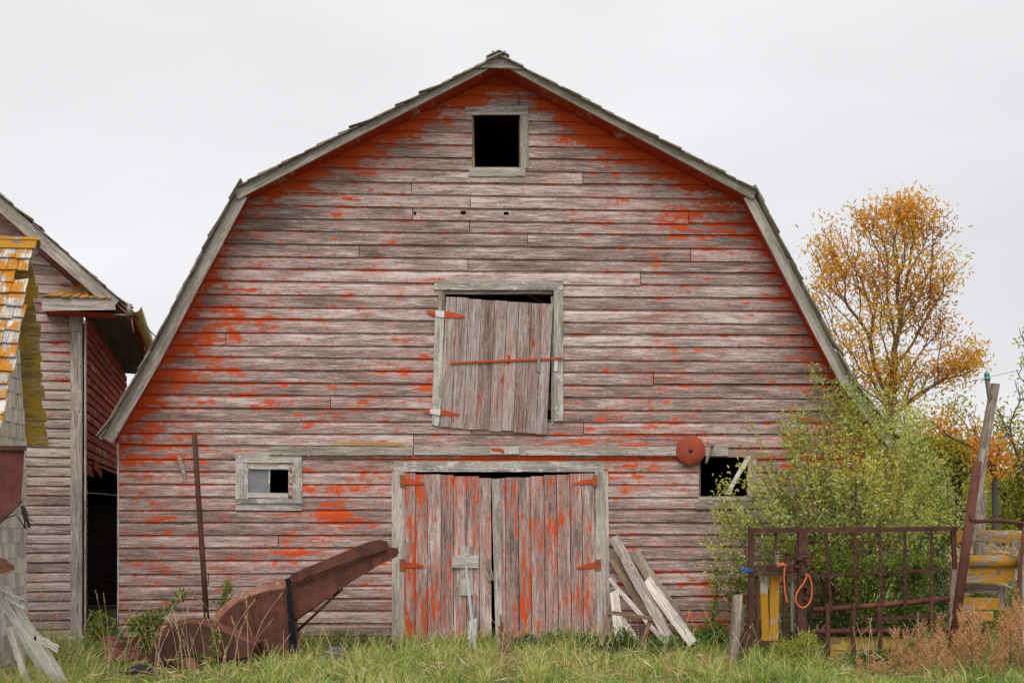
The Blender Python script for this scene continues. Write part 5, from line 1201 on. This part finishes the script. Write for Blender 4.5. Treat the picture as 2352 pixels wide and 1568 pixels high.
# ---- grass
def gfilter(x,y):
    inside=(y>-.02)&(x>XL)&(x<XR); return ~inside
def field(n, x0,x1,y0,y1): 
    x=rng.uniform(x0,x1,n); y=rng.uniform(y0,y1,n); k=gfilter(x,y); return x[k],y[k]
def clearing(x,y):
    fx=x*math.cos(YAW)-(y-CAMY)*math.sin(YAW); fy=x*math.sin(YAW)+(y-CAMY)*math.cos(YAW); u=1176+F*fx/fy; f=np.ones(len(x))
    for a,b,yb,q in ((225,350,-.8,.25),(330,600,-1.2,.55),(285,360,-1.9,.2),(360,480,-1.5,.22),(1135,1190,-.4,.12),(1062,1105,-.5,.5),(1890,2135,-1.3,.4),(2170,2210,-1.5,.5),(1660,1720,-1.4,.5),(1380,1620,-.7,.6),(740,800,-.9,.5)):
        f=np.where((u>a)&(u<b)&(y<yb+.25),np.minimum(f,q),f)
    return f
def dens(x,y): return np.array([mnoise.noise(Vector((a*.9,b*1.2,3))) for a,b in zip(x,y)])
x,y=field(60000,-7,7,-4.2,-.03); nzv=dens(x,y)
H=rng.uniform(.07,.22,len(x))*(1+.9*nzv)+.10*np.exp(-((y+.1)/.35)**2); H=H*np.sqrt(clearing(x,y))
rn=np.clip(.42+.40*nzv+rng.normal(size=len(x))*.25-.3*np.exp(-((y+.15)/.4)**2),0,1)
o=blade_mesh('grass',np.stack([x,y,np.full(len(x),-.03)],1),H,.0085,rng.uniform(.2,1.1,len(x)),M['grass'],rnd=rn); tag(o,'rough green and straw-coloured grass covering the yard in front of the barn','grass',kind='stuff')
# taller leaning tufts
tc_=rng.uniform([-6.4,-3.2],[6.4,-.1],(560,2)); tc_[:170,1]=rng.uniform(-.6,-.1,170); cp=np.repeat(tc_,34,0)+rng.normal(size=(560*34,2))*.05
k=gfilter(cp[:,0],cp[:,1])&(cp[:,1]<-.03); cp=cp[k]; tr_=np.repeat(rng.random(560),34)[k]; tz=np.repeat(rng.uniform(.6,1.25,560),34)[k]*clearing(cp[:,0],cp[:,1])
H=rng.uniform(.14,.42,len(cp))*tz; rn=np.clip(.18+.72*tr_+rng.normal(size=len(cp))*.14,0,1)

xl_=rng.uniform(-6.5,6.5,7000); yl_=rng.uniform(-3.3,-.1,7000); az=rng.random(7000)*6.283; ND=3600
th_=leaf_mesh('dead_grass',np.stack([xl_,yl_,rng.uniform(.0,.13,7000)],1)[:ND],np.stack([np.cos(az),np.sin(az),rng.normal(size=7000)*.5],1)[:ND],rng.uniform(.1,.28,ND),.006,M['stalk']); tag(th_,'matted dead straw-coloured grass lying among the green blades','grass',kind='stuff')
o=blade_mesh('tall_grass',np.concatenate([cp,np.full((len(cp),1),-.02)],1),H,.0115,rng.uniform(.25,1.25,len(cp)),M['grass'],rnd=rn); tag(o,'taller leaning grass tufts spread over the yard','grass',kind='stuff')
# grass beside and behind on both sides
x,y=field(16000,XR+.1,14,0,16); H=rng.uniform(.15,.4,len(x)); o=blade_mesh('grass',np.stack([x,y,np.full(len(x),-.03)],1),H,.015,rng.uniform(.2,1,len(x)),M['grass'],rnd=np.clip(rng.normal(size=len(x))*.2+.45,0,1)); tag(o,'rough grass growing behind the corral to the right of the barn','grass',kind='stuff')
# dry seed-head stalks
def stalks(n,x0,x1,y0,y1,h0,h1,headn=16):
    Q=MB(); P=[];D=[];LL=[]
    for i in range(n):
        x=random.uniform(x0,x1); y=random.uniform(y0,y1); h=random.uniform(h0,h1); ax_=random.uniform(-.45,.45)*h; ay=random.uniform(-.2,.2)*h
        pts=[Vector((x+ax_*t*t,y+ay*t*t,h*t*(1-.12*t*abs(ax_/h)))) for t in (0,.3,.6,.8,1)]
        Q.tube(pts,[.003,.0026,.0022,.0017,.0012],3,caps=False,smooth=False,rnd=random.random())
        hl=random.uniform(.07,.13); d=(pts[-1]-pts[-2]).normalized()
        for k in range(headn):
            t=k/headn; P.append(tuple(pts[-1]-d*hl*.55+d*hl*t+Vector((random.gauss(0,.0022),random.gauss(0,.0022),0)))); D.append(tuple(d*1.6+Vector((random.gauss(0,.45),random.gauss(0,.45),random.gauss(0,.25))))); LL.append(random.uniform(.014,.024))
    return Q,np.array(P),np.array(D),np.array(LL)
Q,P,D,LL=stalks(330,-6.2,6.3,-3.0,-.3,.22,.55)
o=Q.build('dry_grass_stalks',M['stalk']); tag(o,'thin straw-coloured grass stalks with seed heads standing in the yard grass','grass',kind='stuff')
o2_=leaf_mesh('seed_heads',P,D,LL,.0055,M['stalk'],o)
Q,P,D,LL=stalks(34,-4.2,-2.0,-2.2,-1.2,.5,.85,30)
o=Q.build('tall_dry_stalks',M['stalk']); tag(o,'tall thin dry grass stalks around the blower','grass',kind='stuff'); leaf_mesh('seed_heads',P,D+rng.normal(size=D.shape)*.5,LL,.005,M['stalk'],o)
# rust-coloured dry dock weeds
def dry_weed(h, seed):
    r_=random.Random(seed); t=thing('dry_weed','x','weed',(0,0,0),'rust-brown dry weeds in the lower right foreground'); q=MB(); P=[];D=[]
    main=[Vector((.06*h*math.sin(2*f),.03*h*f,h*f)) for f in (0,.25,.5,.75,1)]; q.tube(main,[.005,.0045,.004,.003,.0015],5)
    br=[(main[-1]-Vector((0,0,h*.28)),main[-1]+Vector((0,0,.0)))]
    for k in range(22):
        f=r_.uniform(.22,.95); b=Vector((.06*h*math.sin(2*f),.03*h*f,h*f)); az=r_.uniform(0,6.28); L_=h*r_.uniform(.14,.42)*(1.2-f*.6); e=b+Vector((math.cos(az)*L_*.62,math.sin(az)*L_*.62,L_*.85)); q.tube([b,(b+e)/2+Vector((0,0,-.01)),e],[.002,.0017,.001],4); br.append((b,e))
    for b,e in br:
        L_=(e-b).length; n=int(14+L_*200)
        for k in range(n):
            s=r_.uniform(.18,1.04); c=b+(e-b)*s; sp=.013*(1.25-.7*s); P.append((c.x+r_.gauss(0,sp),c.y+r_.gauss(0,sp),c.z+r_.gauss(0,sp))); D.append((r_.gauss(0,1),r_.gauss(0,1),r_.gauss(.5,1)))
    q.build('stem',M['twig'],t); leaf_mesh('seed_plume',np.array(P),np.array(D),rng.uniform(.010,.020,len(P)),.010,M['dry'],t)
    return t
protos=[dry_weed(.6,1),dry_weed(.75,2),dry_weed(.5,3)]; first=[True]*3
def copy_thing(p):
    c=p.copy(); C.objects.link(c)
    for ch in list(p.children): d=ch.copy(); C.objects.link(d); d.parent=c
    return c
spots=[(2065,1440,-2.35,.55),(2100,1425,-2.3,.6),(1612,1500,-2.5,.33),(1535,1545,-2.8,.28),(1668,1540,-2.8,.28),(2160,1460,-2.4,.5)]
for _ in range(82):
    u=random.uniform(2070,2400); v=1400+160*random.random()**.8-(u-2090)*.15; spots.append((u,v,random.uniform(-3.0,-1.75),None))
for _ in range(14): spots.append((random.uniform(1960,2180),random.uniform(1500,1560),random.uniform(-3.0,-2.4),None))
SP=['rust-brown dry weed standing tallest before the twisted gate bars','second tall rust-brown dry weed before the twisted gate bars','lone rust-brown dry weed spike before the leaning boards','short rust-brown weed leaning at the bottom edge left of the lone spike','short rust-brown weed at the bottom edge right of the lone spike','rust-brown dry weed close by the foot of the pipe post']
for i,(u,v,Y,_) in enumerate(spots):
    k=i%3
    if first[k]: o=protos[k]; first[k]=False
    else: o=copy_thing(protos[k])
    top=W(u,v,Y); h0=(.6,.75,.5)[k]; sc=max(.25,top.z)/h0; o.location=(top.x,Y,-.03); sx=min(.85,max(.42,sc*.8))*(random.uniform(.8,1.15)); o.scale=(sx,sx,sc); o.rotation_euler=(random.uniform(-.12,.12),random.uniform(-.15,.15),random.uniform(0,6.28))
    o['label']=SP[i] if i<6 else 'rust-brown dry weed within the dense stand in the lower right corner'
    if i<6 and 'group' in o: pass
